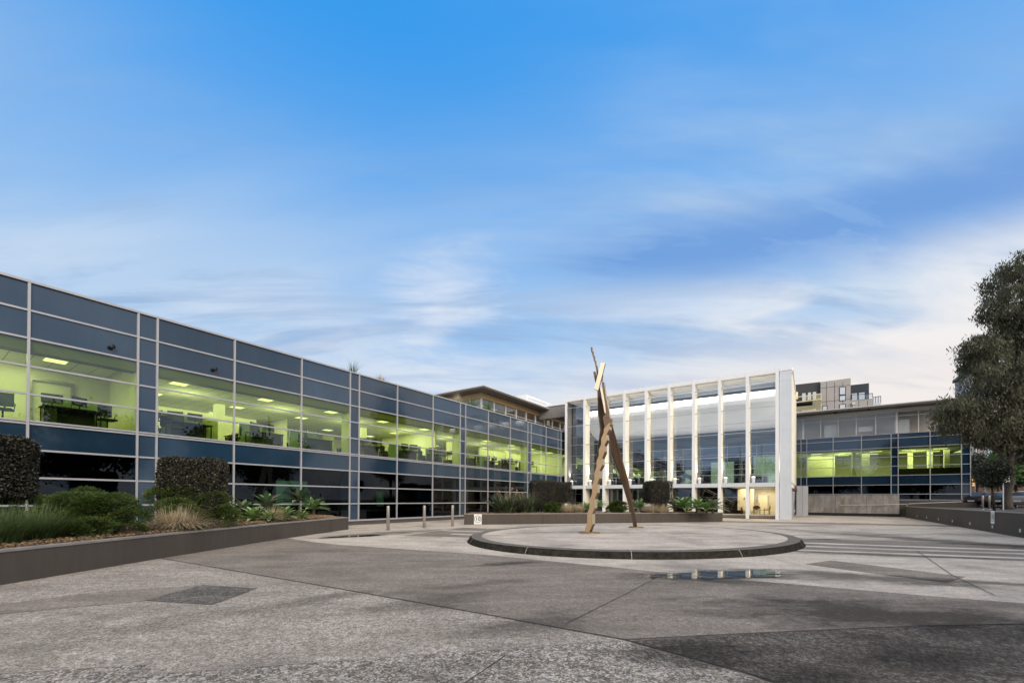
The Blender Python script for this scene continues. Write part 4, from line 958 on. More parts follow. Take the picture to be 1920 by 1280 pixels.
# uplights on the floor beam beside each fin
for k, s in enumerate(cs):
    lb = 'small grey uplight at the foot of the ' + ['first', 'second', 'third', 'fourth', 'fifth', 'sixth', 'seventh', 'eighth', 'ninth', 'tenth'][k] + ' hall column from the left'
    o = bldg('uplight', lb, 'lamp', s + .38, TH + .70, 3.03, 'uplights between the hall fins')
    b = MB(); b.box(-.1, .1, -.1, .1, .0, .06); b.tube([(0, 0, .06), (0, 0, .50)], [.13, .14], 16); b.build('housing', M_pier, o)
    b = MB(); b.tube([(0, 0, .501), (0, 0, .53), (0, 0, .56)], [.14, .12, .05], 16); b.build('lens', emit('uplight_lens' + str(k), (1, .92, .75), 4), o)
    ld = bpy.data.lights.new('uplight_beam', 'SPOT'); ld.energy = 300; ld.spot_size = R(58); ld.spot_blend = .8; ld.color = (1, .86, .60) if k else (1, .97, .95); ld.shadow_soft_size = .08
    lo = bpy.data.objects.new('uplight_beam', ld); COL.objects.link(lo); lo.parent = o; lo.location = (0, 0, .62)
    dv = Vector((-.20, 0, 1)); lo.rotation_euler = (-dv).to_track_quat('Z', 'Y').to_euler()
# lobby furniture
def lobby_chair(px, py, t, rot, label):
    s, z = PT(px, py, t); o = bldg('lobby_chair', label, 'chair', s, t, .28, 'brown chairs in the lobby'); o.rotation_euler = (0, 0, -A + rot)
    for sx_ in (-.22, .22):
        for sy_ in (-.2, .2):
            b = MB(); b.tube([(sx_, sy_, 0), (sx_, sy_, .44)], .02, 6); b.build('leg', M_timber, o)
    b = MB(); b.box(-.25, .25, -.24, .24, .42, .48); b.build('seat', mat('brown_leather' + label[:3], (.11, .055, .03), .6), o, bevel=.02)
    b = MB(); n = 16
    for i in range(n):
        pass
    b.extrude([(.27 * math.cos(2 * math.pi * i / 16), .22, .66 + .17 * math.sin(2 * math.pi * i / 16)) for i in range(16)], (0, .04, 0)); b.build('backrest', MATS['brown_leather' + label[:3]], o)
    b = MB()
    for sx_ in (-.25, .25): b.tube([(sx_, .2, .40), (sx_, .22, .70)], .018, 6); b.tube([(sx_, .2, .62), (sx_, -.2, .60), (sx_, -.2, .44)], .016, 6)
    b.build('armrest', M_timber, o); return o
lobby_chair(1419, 965, 43.6, math.pi, 'round-backed brown chair in the cream lobby, seen from behind')
lobby_chair(1438, 965, 43.9, -math.pi / 2, 'brown chair side-on in the cream lobby, right of the other')
s, z = PT(1429, 965, 43.9)
o = bldg('side_table', 'small low table between the two lobby chairs', 'table', s, 43.9, .28); b = MB(); b.box(-.2, .2, -.2, .2, .40, .44); b.build('table_top', M_timber, o)
for a_, c_ in ((-.17, -.17), (.17, -.17), (-.17, .17), (.17, .17)): b = MB(); b.tube([(a_, c_, 0), (a_, c_, .4)], .018, 6); b.build('leg', M_timber, o)
s, z = PT(1390.5, 954, 45.55)
o = bldg('fire_extinguisher', 'dark red fire extinguisher on the cream lobby panel', 'extinguisher', s, TH + 4.38, z - .28)
b = MB(); b.tube([(0, 0, 0), (0, 0, .36), (0, 0, .42), (0, 0, .46)], [.08, .08, .05, .03], 14); b.build('cylinder', mat('extinguisher_red', (.16, .03, .02), .4), o, True)
b = MB(); b.box(-.05, .05, -.02, .02, .46, .50); b.tube([(.03, 0, .46), (.11, -.02, .35), (.1, -.02, .1)], .012, 6); b.build('hose', M_black, o)
for (px, py, wd, ht, m, lb, nm, cat) in ((1410.5, 934, .22, .42, M_black, 'black framed notice on the cream lobby wall', 'picture_frame', 'frame'), (1418.5, 934, .42, .40, M_fascia, 'pale notice board on the cream lobby wall', 'notice_board', 'notice board'), (1396, 934, .12, .22, M_panelg, 'small grey control panel on the cream lobby panel', 'control_panel', 'panel')):
    tpl = TH + (5.38 if px > 1400 else 4.48); s, z = PT(px, py, tpl); o = bldg(nm, lb, cat, s, tpl, z - ht / 2)
    b = MB(); b.box(-wd / 2, wd / 2, -.02, .01, 0, ht); b.build('frame', m, o)
    b = MB(); b.box(-wd / 2 + .05, wd / 2 - .05, -.026, -.021, .05, ht - .05); b.build('sheet', M_paintw if m != M_panelg else M_black, o)
s, z = PT(1431, 945, TH + 5.3)
o = bldg('tall_cabinet', 'tall cream cupboard against the cream lobby wall behind the chairs', 'cabinet', s, TH + 5.2, .28); b = MB(); b.box(-.38, .38, -.16, .16, 0, 1.75); b.build('cabinet_body', M_cwall, o, bevel=.01)
b = MB(); b.box(-.33, -.30, -.19, -.161, .8, 1.0); b.build('handle', M_black, o)

# ---------------------------------------------------------------- right office wing
TR = 58.2
rwg = bldg('office_building', 'blue glass office wing with a stone upper storey to the right of the hall', 'building', 0, TR)
Rz = [8.44, 7.97, 7.02, 6.07, 5.12, 4.17, 3.22, 2.27, 1.69]
ms = [-1.2, -.66, -.126, 2.24, 4.63, 6.995, 7.536, 9.90, 12.08, 12.68]
for s in ms:
    b = MB(); b.box(s - .035, s + .035, -.075, .02, 3.2 if s < -.2 else 1.69, 8.46); b.build('mullion', M_alu, rwg)
for k, z in enumerate(Rz):
    b = MB(); b.box(ms[0] if k < 7 else ms[2], ms[-1], -.055, .02, z - .03, z + .03); b.build('transom', M_alu, rwg)
for i in range(len(ms) - 1):
    s0, s1 = ms[i] + .02, ms[i + 1] - .02
    solid = i in (5, 8)
    def q(z0, z1, nm, m):
        b = MB(); b.quad((s0, 0, z0), (s1, 0, z0), (s1, 0, z1), (s0, 0, z1)); b.build(nm, m, rwg)
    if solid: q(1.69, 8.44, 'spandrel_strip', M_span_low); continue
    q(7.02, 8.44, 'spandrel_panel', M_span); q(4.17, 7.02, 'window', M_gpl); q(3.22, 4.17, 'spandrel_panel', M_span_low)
    if i > 1: q(1.69, 3.22, 'window', M_gdark)
# right end wall
b = MB(); b.box(12.6, 12.7, .02, 14, 1.0, 8.44); b.build('end_wall', M_span_low, rwg)
b = MB(); b.box(-1.2, 12.68, -.03, .02, .0, 1.66); b.build('plinth', M_plinth, rwg)
b = MB(); b.box(-1.2, 12.6, .05, 11, 3.2, 4.12); b.build('floor_slab', M_floor, rwg)
b = MB(); b.box(-1.2, 12.6, .5, 11, 6.88, 7.0); b.build('ceiling', M_tiles, rwg)
b = MB(); b.box(-1.2, 12.6, 11, 11.1, 1, 8.4); b.box(-1.3, -1.2, .05, 11, 1, 8.4); b.box(-1.2, 12.6, .05, 11, 8.3, 8.42); b.build('back_wall', M_iwall, rwg)
b = MB(); b.box(-1.2, 12.6, 1.6, 1.65, 1.0, 3.2); b.build('blind', M_teal, rwg)
for (s0, s1, t0, t1) in ((4.9, 5.6, 3.0, 3.4), (9.0, 9.4, 5, 5.4), (10.4, 10.8, 4, 4.4), (11.4, 11.8, 2.6, 3), (-.1, 2.6, 5, 5.1), (4.0, 4.3, 2, 2.4)):
    b = MB(); b.box(s0, s1, t0, t1, 4.12, 6.88); b.build('interior_column', M_iwall, rwg)
for s in (.8, 3.4, 6.0, 8.6, 11): 
    for t in (2, 5):
        b = MB(); b.box(s - .5, s + .5, t - .15, t + .15, 6.85, 6.875); b.build('ceiling_lamp', M_lamp, rwg)
office_light('room_light', rwg, 3, 4.5, 6.8, 6, 5, 200); office_light('room_light', rwg, 9.3, 4.5, 6.8, 6, 5, 200); glow(rwg, 3, 3.5, 6, 70); glow(rwg, 9.5, 3.5, 6, 70)
# counter silhouettes
b = MB(); b.box(7.7, 12.3, 1.2, 1.9, 4.12, 4.9); b.build('counter', M_black, rwg)
# upper storey
b = MB(); b.box(-1.3, 13.2, -1.0, 12, 11.28, 11.36); b.build('fascia', M_fascia, rwg)
b = MB(); b.prism([(-1.3, -.98), (13.2, -.98), (13.2, 12), (-1.3, 12)], 11.10, 11.27); b.build('roof', M_roofsoff, rwg)
b = MB(); b.box(-1.3, 12.9, .55, .9, 10.72, 11.09); b.build('roof_beam', M_fascia, rwg)
us = [-.45, 1.15, 2.7, 4.25, 5.85, 7.5, 9.15, 10.75, 12.3]
b = MB()
for k, s in enumerate(us):
    wdt = .16 if k in (0, 5, 7) else .06
    b.box(s - wdt / 2, s + wdt / 2, .5, .62, 8.46, 10.72)
b.box(-1.3, 12.9, .52, .58, 10.28, 10.33); b.build('upper_frame', M_fascia, rwg)
b = MB(); b.quad((-1.3, .6, 8.46), (12.9, .6, 8.46), (12.9, .6, 10.72), (-1.3, .6, 10.72)); b.build('upper_window', glass('upper_glass', (.85, .84, .82), .07), rwg)
b = MB(); b.box(-1.3, 12.9, 1.9, 2.0, 8.46, 10.9); b.build('upper_back_wall', mat('pale_stone', (.62, .59, .56), .8, 0, .06, 1), rwg)
b = MB(); b.box(-1.3, 12.9, .0, .5, 8.43, 8.47); b.build('ledge', M_fascia, rwg)
for px, py0, py1, wd in ((1557, 797, 819, .55), (1622, 800, 809, .6), (1690, 787, 811, .6)):
    s, z = PT(px, py1, TR + .9); _, z1 = PT(px, py0, TR + .9)
    b = MB(); b.box(s - wd, s + wd, .75, .8, max(z, 8.5), z1); b.build('blind', M_curtain, rwg)
for px, py in ((1566, 782), (1629, 777)):
    s, z = PT(px, py, TR - .4); b = MB(); b.tube([(s, -.4, 11.1), (s, -.4, 10.95)], [.10, .12], 12); b.build('soffit_speaker', M_dk, rwg)

# white clad service block, retaining wall, ramp rail
wb = bldg('service_block', 'small white panelled block between the hall and the right wing', 'building', -1.0, 53.5)
b = MB(); b.box(0, .50, 0, 4.4, 0, 3.05); b.build('wall_panel', M_white, wb)
b = MB(); b.box(.52, 1.0, 0, 4.4, 0, 3.05); b.build('wall_panel', M_white, wb)
cw = bldg('retaining_wall', 'stained board-marked concrete retaining wall below the right wing', 'wall', -.07, 55.9)
b = MB(); b.box(0, 7.4, 0, .3, .30, 2.17); b.build('wall_body', M_conc, cw)
b = MB(); b.box(0, 7.4, .05, .3, 0, .30); b.build('footing', M_dk, cw)
for s in (2.4, 4.9):
    b = MB(); b.quad((s, -.003, .3), (s + .02, -.003, .3), (s + .02, -.003, 2.17), (s, -.003, 2.17)); b.build('wall_joint', M_joint, cw)
rr = bldg('ramp_wall', 'dark taupe ramp wall right of the concrete retaining wall', 'wall', 7.35, 56.3)
b = MB(); b.prism([(0, 0), (5.3, 0), (5.3, .25), (0, .25)], 0, 1.45); b.build('wall_body', M_wallp, rr)
hr = bldg('handrail', 'thin pale steel handrail along the concrete wall and ramp', 'handrail', 0, 55.6)
pts = [(PT(1575, 946.5, 55.6)), PT(1640, 946, 55.6), PT(1700, 944.5, 55.6), PT(1702, 946.3, 55.6), PT(1699, 948.2, 55.6)]
b = MB(); b.tube([(s, 0, z) for s, z in pts], .03, 8)
pts2 = [PT(1703, 944, 55.6), PT(1745, 942.2, 55.6), PT(1804, 940, 55.6)]
b.tube([(s, 0, z) for s, z in pts2], .03, 8); b.build('rail', M_fascia, hr)
b = MB()
for px in (1590, 1625, 1660, 1693): s, z = PT(px, 946, 55.6); b.tube([(s, 0, z), (s, .3, z - .05)], .015, 6)
b.build('bracket', M_metal, hr)

# ---------------------------------------------------------------- apartment block behind
TA = 88.0
ap = bldg('apartment_building', 'grey panelled apartment block with a cream slatted balcony behind the right wing', 'building', 0, TA)
def AP(x, y): return PT(x, y, TA)
def panel(nm, pts, m, y0=0, y1=6):
    b = MB(); b.extrude([(AP(*p)[0], y0, AP(*p)[1]) for p in pts], (0, y1 - y0, 0)); return b.build(nm, m, ap)
panel('wall', [(1538.5, 716), (1595, 708.5), (1595, 820), (1538.5, 820)], M_panelg)
panel('wall', [(1478, 721.5), (1538.3, 714.5), (1538.3, 820), (1478, 820)], mat('charcoal_panel', (.060, .058, .056), .7, 0, .08, .6), .4, 6)
panel('wall', [(1595.2, 750), (1636.5, 746.5), (1636.5, 820), (1595.2, 820)], M_panelg, .1, 6)
panel('upper_box', [(1595.4, 718), (1631.5, 714), (1631.5, 750), (1595.4, 750)], M_panelb, 1.5, 6)
def win(x0, x1, y0, y1, yy=-.04, slope=-.11):
    a = AP(x0, y0); b_ = AP(x1, y0 + slope * (x1 - x0)); c = AP(x1, y1 + slope * (x1 - x0)); d = AP(x0, y1)
    mb = MB(); mb.extrude([(p[0], yy, p[1]) for p in (a, b_, c, d)], (0, .08, 0)); fr = mb.build('window', M_dk, ap)
    w_ = .1; mb = MB(); mb.extrude([(a[0] + w_, yy - .02, a[1] - w_), (b_[0] - w_, yy - .02, b_[1] - w_), (c[0] - w_, yy - .02, c[1] + w_), (d[0] + w_, yy - .02, d[1] + w_)], (0, .015, 0)); mb.build('pane', M_curtain, fr)
win(1573.3, 1586, 725.8, 741); win(1573.3, 1586, 741.5, 752.2); win(1573.3, 1586, 758, 776); win(1541, 1551.5, 761, 779)
win(1502.5, 1512, 735.5, 752, .3); win(1513.5, 1522, 734, 750, .3); win(1522.5, 1532, 733, 749, .3); win(1502.5, 1532, 767, 782, .3)
win(1596.5, 1610, 733.5, 749, 1.4); win(1610.5, 1624.5, 732, 747, 1.4)
b = MB()   # panel joints
for x in (1549.5, 1564.5, 1580): a = AP(x, 712); c = AP(x, 785); b.box(a[0], a[0] + .05, -.015, -.002, c[1], a[1] - .4)
for x in (1610, 1626.5): a = AP(x, 751); c = AP(x, 790); b.box(a[0], a[0] + .05, .085, .098, c[1], a[1])
for y in (728, 754): a = AP(1539, y); c = AP(1594, y - 6); b.quad((a[0], -.006, a[1]), (c[0], -.006, c[1]), (c[0], -.006, c[1] + .06), (a[0], -.006, a[1] + .06))
b.build('panel_joint', M_dk, ap)
# balcony with cream slats
a = AP(1490, 748); c = AP(1540, 741); zt0, zt1 = a[1], c[1]; zb0 = AP(1490, 777)[1]; zb1 = AP(1540, 773)[1]
b = MB(); n = 26
for k in range(n + 1):
    f = k / n; s = a[0] + (c[0] - a[0]) * f; zt = zt0 + (zt1 - zt0) * f; zb = zb0 + (zb1 - zb0) * f
    b.box(s - .028, s + .028, -1.85, -1.77, zb + (0 if not (.05 < f < .68) else 2.3 + .4 * math.sin(f * 9)), zt)
    if .05 < f < .68: b.box(s - .028, s + .028, -1.85, -1.77, zb, zb + 1.0)
b.build('balcony_screen', mat('cream_slat', (.78, .68, .42), .6), ap)
b = MB()
for yy in (748, 757.5, 776): p = AP(1490, yy); q_ = AP(1540, yy - (6.5 if yy < 760 else 4)); b.extrude([(p[0], -1.9, p[1]), (q_[0], -1.9, q_[1]), (q_[0], -1.9, q_[1] - .14), (p[0], -1.9, p[1] - .14)], (0, .08, 0))
b.build('balcony_rail', MATS['cream_slat'], ap)
p = AP(1490, 759); q_ = AP(1540, 755); b = MB(); b.box(p[0], q_[0], -1.75, .4, zb0 - .3, zb0 - .05); b.box(p[0], q_[0], -1.75, .4, p[1] - .2, p[1]); b.build('balcony_floor', M_dk, ap)
# glass balconies on the right
for (x0, x1, y0, y1, yy, nm) in ((1597, 1636, 740, 749.5, .0, 'glass_balustrade'), (1637.5, 1652, 744, 755.5, .4, 'glass_balustrade')):
    a = AP(x0, y0); c = AP(x1, y0 - 2.5); d = AP(x0, y1); b = MB()
    b.quad((a[0], yy - .1, d[1]), (c[0], yy - .1, d[1]), (c[0], yy - .1, c[1]), (a[0], yy - .1, a[1])); b.build(nm, M_hall, ap)
    b = MB(); b.tube([(a[0], yy - .1, a[1]), (c[0], yy - .1, c[1])], .05, 6)
    for f in np.linspace(0, 1, 4): b.tube([(a[0] + (c[0] - a[0]) * f, yy - .1, d[1]), (a[0] + (c[0] - a[0]) * f, yy - .1, a[1] + (c[1] - a[1]) * f)], .04, 6)
    b.build('balustrade_post', M_dk, ap)
p = AP(1637, 755.5); q_ = AP(1652, 755.5); z3 = AP(1640, 768)[1]
b = MB(); b.box(p[0], q_[0], .2, 4, p[1] - .35, p[1]); b.build('balcony_slab', M_fascia, ap)
b = MB(); b.box(p[0] + .6, q_[0], .6, 4, z3 - 3, p[1] - .36); b.build('timber_wall', M_timber, ap)
a = AP(1600.5, 754); c = AP(1600.5, 775); b = MB(); b.box(a[0] - .2, a[0] + .2, -.3, .0, a[1] - .45, a[1]); b.tube([(a[0], -.15, a[1] - .45), (a[0], -.15, c[1])], .07, 8); b.build('downpipe', M_fascia, ap)
a = AP(1488, 735); c = AP(1496, 747); b = MB(); b.box(a[0], c[0], .1, .4, c[1], a[1]); b.build('lit_window', mat('lit_pane', (.7, .6, .4), .5, emis=(1, .8, .45), estr=.35), ap)

# distant round-cornered block behind the big tree
tb = bldg('apartment_building', 'distant grey apartment top just showing behind the big gum tree', 'building', *([0, 120]))
b = MB(); s0, z0 = PT(1812, 710, 120); s1, z1 = PT(1850, 692, 120)
b.prism([(s0, 1.5), (s0 + .6, .4), (s0 + 2, 0), (s1, 0), (s1, 8), (s0, 8)], 8, z1 - .5); b.build('wall', M_panelg, tb)
b = MB(); b.prism([(s0 - .4, 1.2), (s0 + .4, -.1), (s0 + 2, -.5), (s1, -.5), (s1, 8), (s0 - .4, 8)], z1 - .48, z1 + .1); b.build('roof', M_dk, tb)
b = MB(); b.box(s0 + 1.6, s0 + 3.6, -.06, -.01, z1 - 3, z1 - 1); b.build('window', M_curtain, tb)

# brick house behind the parked cars
bh = bldg('brick_house', 'red brick house with a brown tiled roof behind the parked cars', 'house', 0, 104)
s0, _ = PT(1790, 900, 104); s1, _ = PT(2060, 900, 104); _, ze = PT(1850, 868, 104); _, zr = PT(1880, 1046, 104)
b = MB(); b.box(s0, s1, 0, 10, .8, ze); b.build('wall', M_brick, bh)
b = MB(); k = len(b.v); b.v += [(s0 - .6, -.6, ze), (s1 + .6, -.6, ze), (s1 + .6, 10.6, ze), (s0 - .6, 10.6, ze), (s0 + 5, 5, zr + 1), (s1 - 5, 5, zr + 1)]
for f in ((0, 1, 5, 4), (1, 2, 5), (2, 3, 4, 5), (3, 0, 4)): b.f.append(tuple(k + i for i in f)); b.m.append(0)
b.build('roof', mat('roof_tile', (.14, .065, .04), .85, 0, .3, 6, .6, 12), bh)
for px in (1827.5, 11045, 1862, 1890, 1912):
    s, z = PT(px, 905, 104); b = MB(); b.box(s - .4, s + .4, -.05, .02, z - .6, z + .8); fr = b.build('window', M_dk, bh)
    b = MB(); b.box(s - .33, s + .33, -.07, -.055, z - .52, z + .72); b.build('pane', mat('pane_%d' % px, (.05, .05, .05), .1) if px > 1830 else mat('lit_house_pane', (.5, .3, .12), .4, emis=(1, .55, .2), estr=.5), fr)

# ---------------------------------------------------------------- vehicles
def make_car(name, label, loc_, rz_, paint, glassm):
    o = root(name, loc_, rz_, label, 'car', 'cars parked beyond the boundary wall')
    L, Wd = 4.5, 1.78
    prof = [(-2.25, .55), (-2.22, .80), (-1.95, .93), (-1.25, .98), (-.75, 1.02), (-.15, 1.40), (.9, 1.44), (1.5, 1.36), (2.05, 1.02), (2.22, .92), (2.25, .55), (2.1, .28), (-2.1, .28)]
    bm = bmesh.new(); secs = []
    for y, ins, zs in ((-Wd / 2, .0, .96), (-Wd / 2 + .10, .0, 1), (0, 0, 1.015), (Wd / 2 - .10, .0, 1), (Wd / 2, 0, .96)):
        ring_ = []
        for x, z in prof:
            tuck = .16 * max(0, (z - 1.0) / .44); yy = y * (1 - tuck); e = .06 if abs(y) > Wd / 2 - .05 else 0
            ring_.append(bm.verts.new((x * (1 - e * .5), yy, z * (zs if z > .6 else 1))))
        secs.append(ring_)
    for a_, b_ in zip(secs[:-1], secs[1:]):
        for i in range(len(prof)): j = (i + 1) % len(prof); bm.faces.new((a_[i], a_[j], b_[j], b_[i]))
    bm.faces.new(secs[0]); bm.faces.new(secs[-1][::-1]); bmesh.ops.recalc_face_normals(bm, faces=bm.faces)
    me = bpy.data.meshes.new('body'); bm.to_mesh(me); bm.free(); me.materials.append(paint)
    bo = bpy.data.objects.new('body', me); COL.objects.link(bo); bo.parent = o; md = bo.modifiers.new('b', 'BEVEL'); md.width = .05; md.segments = 2; md.limit_method = 'ANGLE'; md.angle_limit = R(25)
    for sgn in (-1, 1):
        b = MB(); yy = sgn * (Wd / 2 * .90 + .02)
        b.extrude([(-.62, yy, 1.03), (-.12, yy * .95, 1.33), (.38, yy * .95, 1.36), (.38, yy, 1.03)], (0, sgn * .006, 0)); b.extrude([(.44, yy, 1.03), (.44, yy * .95, 1.36), (.92, yy * .95, 1.35), (1.55, yy, 1.05)], (0, sgn * .006, 0)); b.build('side_window', glassm, o)
        for x in (-1.42, 1.42):
            b = MB(); b.tube([(x, sgn * (Wd / 2 - .2), .31), (x, sgn * (Wd / 2 + .01), .31)], .31, 22); wh = b.build('wheel', M_black, o)
            b = MB(); b.tube([(x, sgn * (Wd / 2 + .012), .31), (x, sgn * (Wd / 2 + .02), .31)], .19, 16); b.build('rim', M_metal, wh)
        b = MB(); b.box(-2.27, -2.18, sgn * .62 - .18, sgn * .62 + .18, .66, .80); b.build('headlight', M_curtain, o)
        b = MB(); b.box(2.17, 2.265, sgn * .66 - .17, sgn * .66 + .17, .72, .88); b.build('tail_light', mat('tail_red' + name + str(sgn), (.3, .05, .01), .3), o)
        b = MB(); b.box(-.55, -.38, sgn * .93 - .09, sgn * .93 + .09, 1.0, 1.12); b.build('mirror', paint, o)
    b = MB(); b.quad((-.78, -.68, 1.045), (-.78, .68, 1.045), (-.2, .62, 1.405), (-.2, -.62, 1.405)); b.build('windscreen', glassm, o)
    b = MB(); b.quad((2.03, -.66, 1.06), (2.03, .66, 1.06), (1.54, .6, 1.375), (1.54, -.6, 1.375)); b.build('rear_window', glassm, o)
    b = MB(); b.box(2.255, 2.27, -.24, .24, .55, .68); b.build('number_plate', M_paintw, o); b = MB(); b.box(-2.275, -2.262, -.24, .24, .42, .54); b.build('number_plate', M_paintw, o)
    return o
paint_k = mat('black_paint', (.006, .007, .009), .3, 0, 0, spec=.35, coat=.25); paint_t = mat('dark_teal_paint', (.010, .020, .024), .3, 0, 0, spec=.35, coat=.25); paint_s = mat('silver_paint', (.30, .28, .255), .35, .3, 0, coat=.3)
carg = mat('car_window_glass', (.06, .07, .08), .08, 0, 0, spec=.6)
make_car('parked_car', 'black car parked at the corner of the blue wing', gnd(1845, 951, 1.0) * 0 + PD(1846, 950, 40) * Vector((1, 1, 0)) if False else Vector((*(PD(1850, 950, 41.0).xy), .99)), R(196), paint_k, carg)
make_car('parked_car', 'dark teal car parked behind the slender young tree', Vector((*(PD(1893, 950, 38.5).xy), .99)), R(202), paint_t, carg)
make_car('parked_car', 'silver car parked right of the big gum trunk', Vector((*(PD(1948, 952, 35.0).xy), .99)), R(190), paint_s, carg)
make_car('parked_car', 'white car roof glimpsed behind the dark parked cars', Vector((*(PD(1862, 948, 49).xy), .99)), R(-60), mat('white_paint', (.7, .7, .7), .2, 0, 0, coat=1), carg)
for px, py, lb in ((1842.5, 953, 'left one of two short steel bollards before the parked black car'), (1855, 953, 'right one of two short steel bollards before the parked cars')):
    p = PD(px, py, 31.0); bollard((p.x, p.y, .99), lb, 'short steel bollards behind the boundary wall', 1.0, .055)
# parking sign
p = PD(1881, 953, 29.0); sg = root('street_sign', (p.x, p.y, .99), R(-25), 'white rectangular parking sign on a slim pole left of the gum trunk', 'sign')
b = MB(); b.tube([(0, 0, 0), (0, 0, 2.25)], .035, 8); b.build('pole', M_fascia, sg)
b = MB(); b.box(-.02, .30, -.05, -.035, 1.88, 2.28); b.build('plate', M_paintw, sg)
b = MB(); b.box(.08, .22, -.054, -.0505, 2.12, 2.22); b.box(.04, .13, -.054, -.0505, 1.96, 2.03); b.box(.16, .25, -.054, -.0505, 1.96, 2.03); b.build('marking', mat('sign_dark_blue', (.03, .05, .09), .5), sg)

# ---------------------------------------------------------------- trees
def crown(name, clumps, n, ln, wd, m, parent, hang=.5, spray=26, spread=.35):
    """clumps: (x,y,z,rx,ry,rz); leaves grow in small sprays spread through the volume"""
    cl = np.array(clumps, dtype=float); vol = cl[:, 3] * cl[:, 4] * cl[:, 5]; vol = vol ** .75; pr = vol / vol.sum()
    ns = max(1, n // spray); idx = rng.choice(len(cl), ns, p=pr)
    d = rdir(ns); rad = rng.uniform(.25, 1.0, ns) ** .55 * rng.uniform(.82, 1.12, ns)
    c = cl[idx, :3] + d * rad[:, None] * cl[idx, 3:6]
    cc = np.repeat(c, spray, 0); N_ = len(cc)
    off = rng.normal(0, spread, (N_, 3)); off[:, 2] = off[:, 2] * .8 - np.abs(rng.normal(0, spread * hang, N_)); cc = cc + off
    dd = rdir(N_); dd[:, 2] = dd[:, 2] * (1 - hang) - hang * 1.3
    q = leaf_quads(cc, dd, rdir(N_), ln * rng.uniform(.6, 1.3, N_), wd * rng.uniform(.7, 1.3, N_))
    return rawmesh(name, q, 4, m, parent), c
def tree(name, label, base, trunk, clumps, n, ln, wd, m, cat='tree', group=None, hang=.5, spray=26, spread=.35, limb=1.0, barkm=None):
    o = root(name, base, 0, label, cat, group); barkm = barkm or M_bark
    b = MB(); b.tube([p[:3] for p in trunk], [p[3] for p in trunk], 12); b.build('trunk', barkm, o, True)
    ob, cc = crown('crown', clumps, n, ln, wd, m, o, hang, spray, spread)
    b = MB()
    for k, c in enumerate(clumps):
        i0 = min(len(trunk) - 2, max(1, int(len(trunk) * .45) + k % 3)); st = Vector(trunk[i0][:3]); en = Vector(c[:3]); r_ = trunk[i0][3] * .5 * limb
        md = (st + en) / 2 + Vector((random.uniform(-.3, .3), random.uniform(-.3, .3), .25 * (en - st).length * .5))
        b.tube([st, st.lerp(md, .5), md, md.lerp(en, .55), en], [r_, r_ * .8, r_ * .6, r_ * .4, r_ * .15], 6)
        for j in range(5):
            e2 = en + Vector((random.uniform(-1, 1) * c[3] * .8, random.uniform(-1, 1) * c[4] * .8, random.uniform(-.7, .8) * c[5])); s2__ = md.lerp(en, random.uniform(.3, 1))
            b.tube([s2__, s2__.lerp(e2, .5) + Vector((0, 0, .12)), e2], [r_ * .3, r_ * .2, r_ * .06], 5)
    b.build('limb', barkm, o, True); return o
# big gum on the right
TD = 31.0
tb0 = PD(1889, 957, TD); base = Vector((tb0.x, tb0.y, .99))
def rel(px, py, dd=0): p = PD(px, py, TD + dd); return p - base
tr = [(0, 0, -.05, .42), (.02, 0, .3, .27), (.05, .05, 1.0, .21)] + [(*rel(x, y), r_) for x, y, r_ in ((1895, 900, .235), (1893, 870, .22), (1899, 835, .20), (1906, 790, .18), (1912, 740, .16), (1918, 680, .12), (1922, 610, .08), (1926, 540, .04))]
cl = []
for x, y, dd, rx, rz_ in ((1912, 512, 0, 1.9, 1.3), (1880, 535, .5, 1.5, 1.3), (1905, 570, -.5, 2.1, 1.5), (1868, 590, .5, 1.2, .9), (1935, 620, 0, 2.6, 1.8), (1895, 640, 1, 2.2, 1.3), (1850, 655, 0, 1.7, 1.3), (1828, 655, .3, 1.1, 1.2), (1838, 685, .8, 1.3, 1.1),
                       (1875, 700, -1, 2.1, 1.5), (1925, 720, 0, 2.6, 1.8), (1850, 745, .4, 2.0, 1.2), (1815, 765, 0, 1.8, 1.2), (1790, 765, -.4, 1.2, .95), (1775, 778, 0, .8, .75), (1800, 795, .5, 1.6, 1.0), (1845, 795, -.6, 2.0, 1.3), (1890, 790, .5, 2.2, 1.5),
                       (1935, 800, 0, 2.6, 1.7), (1858, 826, .2, 1.5, .8), (1915, 826, 0, 1.8, .8), (1945, 845, 1, 1.8, .9), (1832, 818, .2, .8, .7), (1970, 700, 1, 3, 3), (1985, 800, 0, 3, 2.4), (1975, 580, 0, 2.6, 2.4)):
    p = rel(x, y, dd); cl.append((p.x, p.y, p.z, rx * .97, rx * 1.05, rz_ * .94))
tree('gum_tree', 'tall drooping grey-green gum tree at the right edge', base, tr, cl, 74000, .32, .065, L_euc, hang=.95, spray=34, spread=.20)
# young tree
yb = PD(1864.5, 957, 26.0); base2 = Vector((yb.x, yb.y, .99))
def rel2(px, py, dd=0): p = PD(px, py, 26.0 + dd); return p - base2
tr = [(0, 0, 0, .07), (*rel2(1863, 935), .06), (*rel2(1860, 915), .05), (*rel2(1862, 895), .04), (*rel2(1863, 870), .02)]
cl = [(*rel2(x, y, d_), r_, r_, r_ * .8) for x, y, d_, r_ in ((1862, 878, 0, .75), (1848, 888, .2, .55), (1878, 884, -.1, .6), (1866, 898, 0, .6), (1845, 897, 0, .45), (1872, 866, .2, .5), (1856, 904, 0, .4))]
tree('young_tree', 'small round-headed young tree just behind the boundary wall', base2, tr, cl, 9000, .12, .055, L_dark, hang=.2, spray=14, spread=.10, limb=.5)
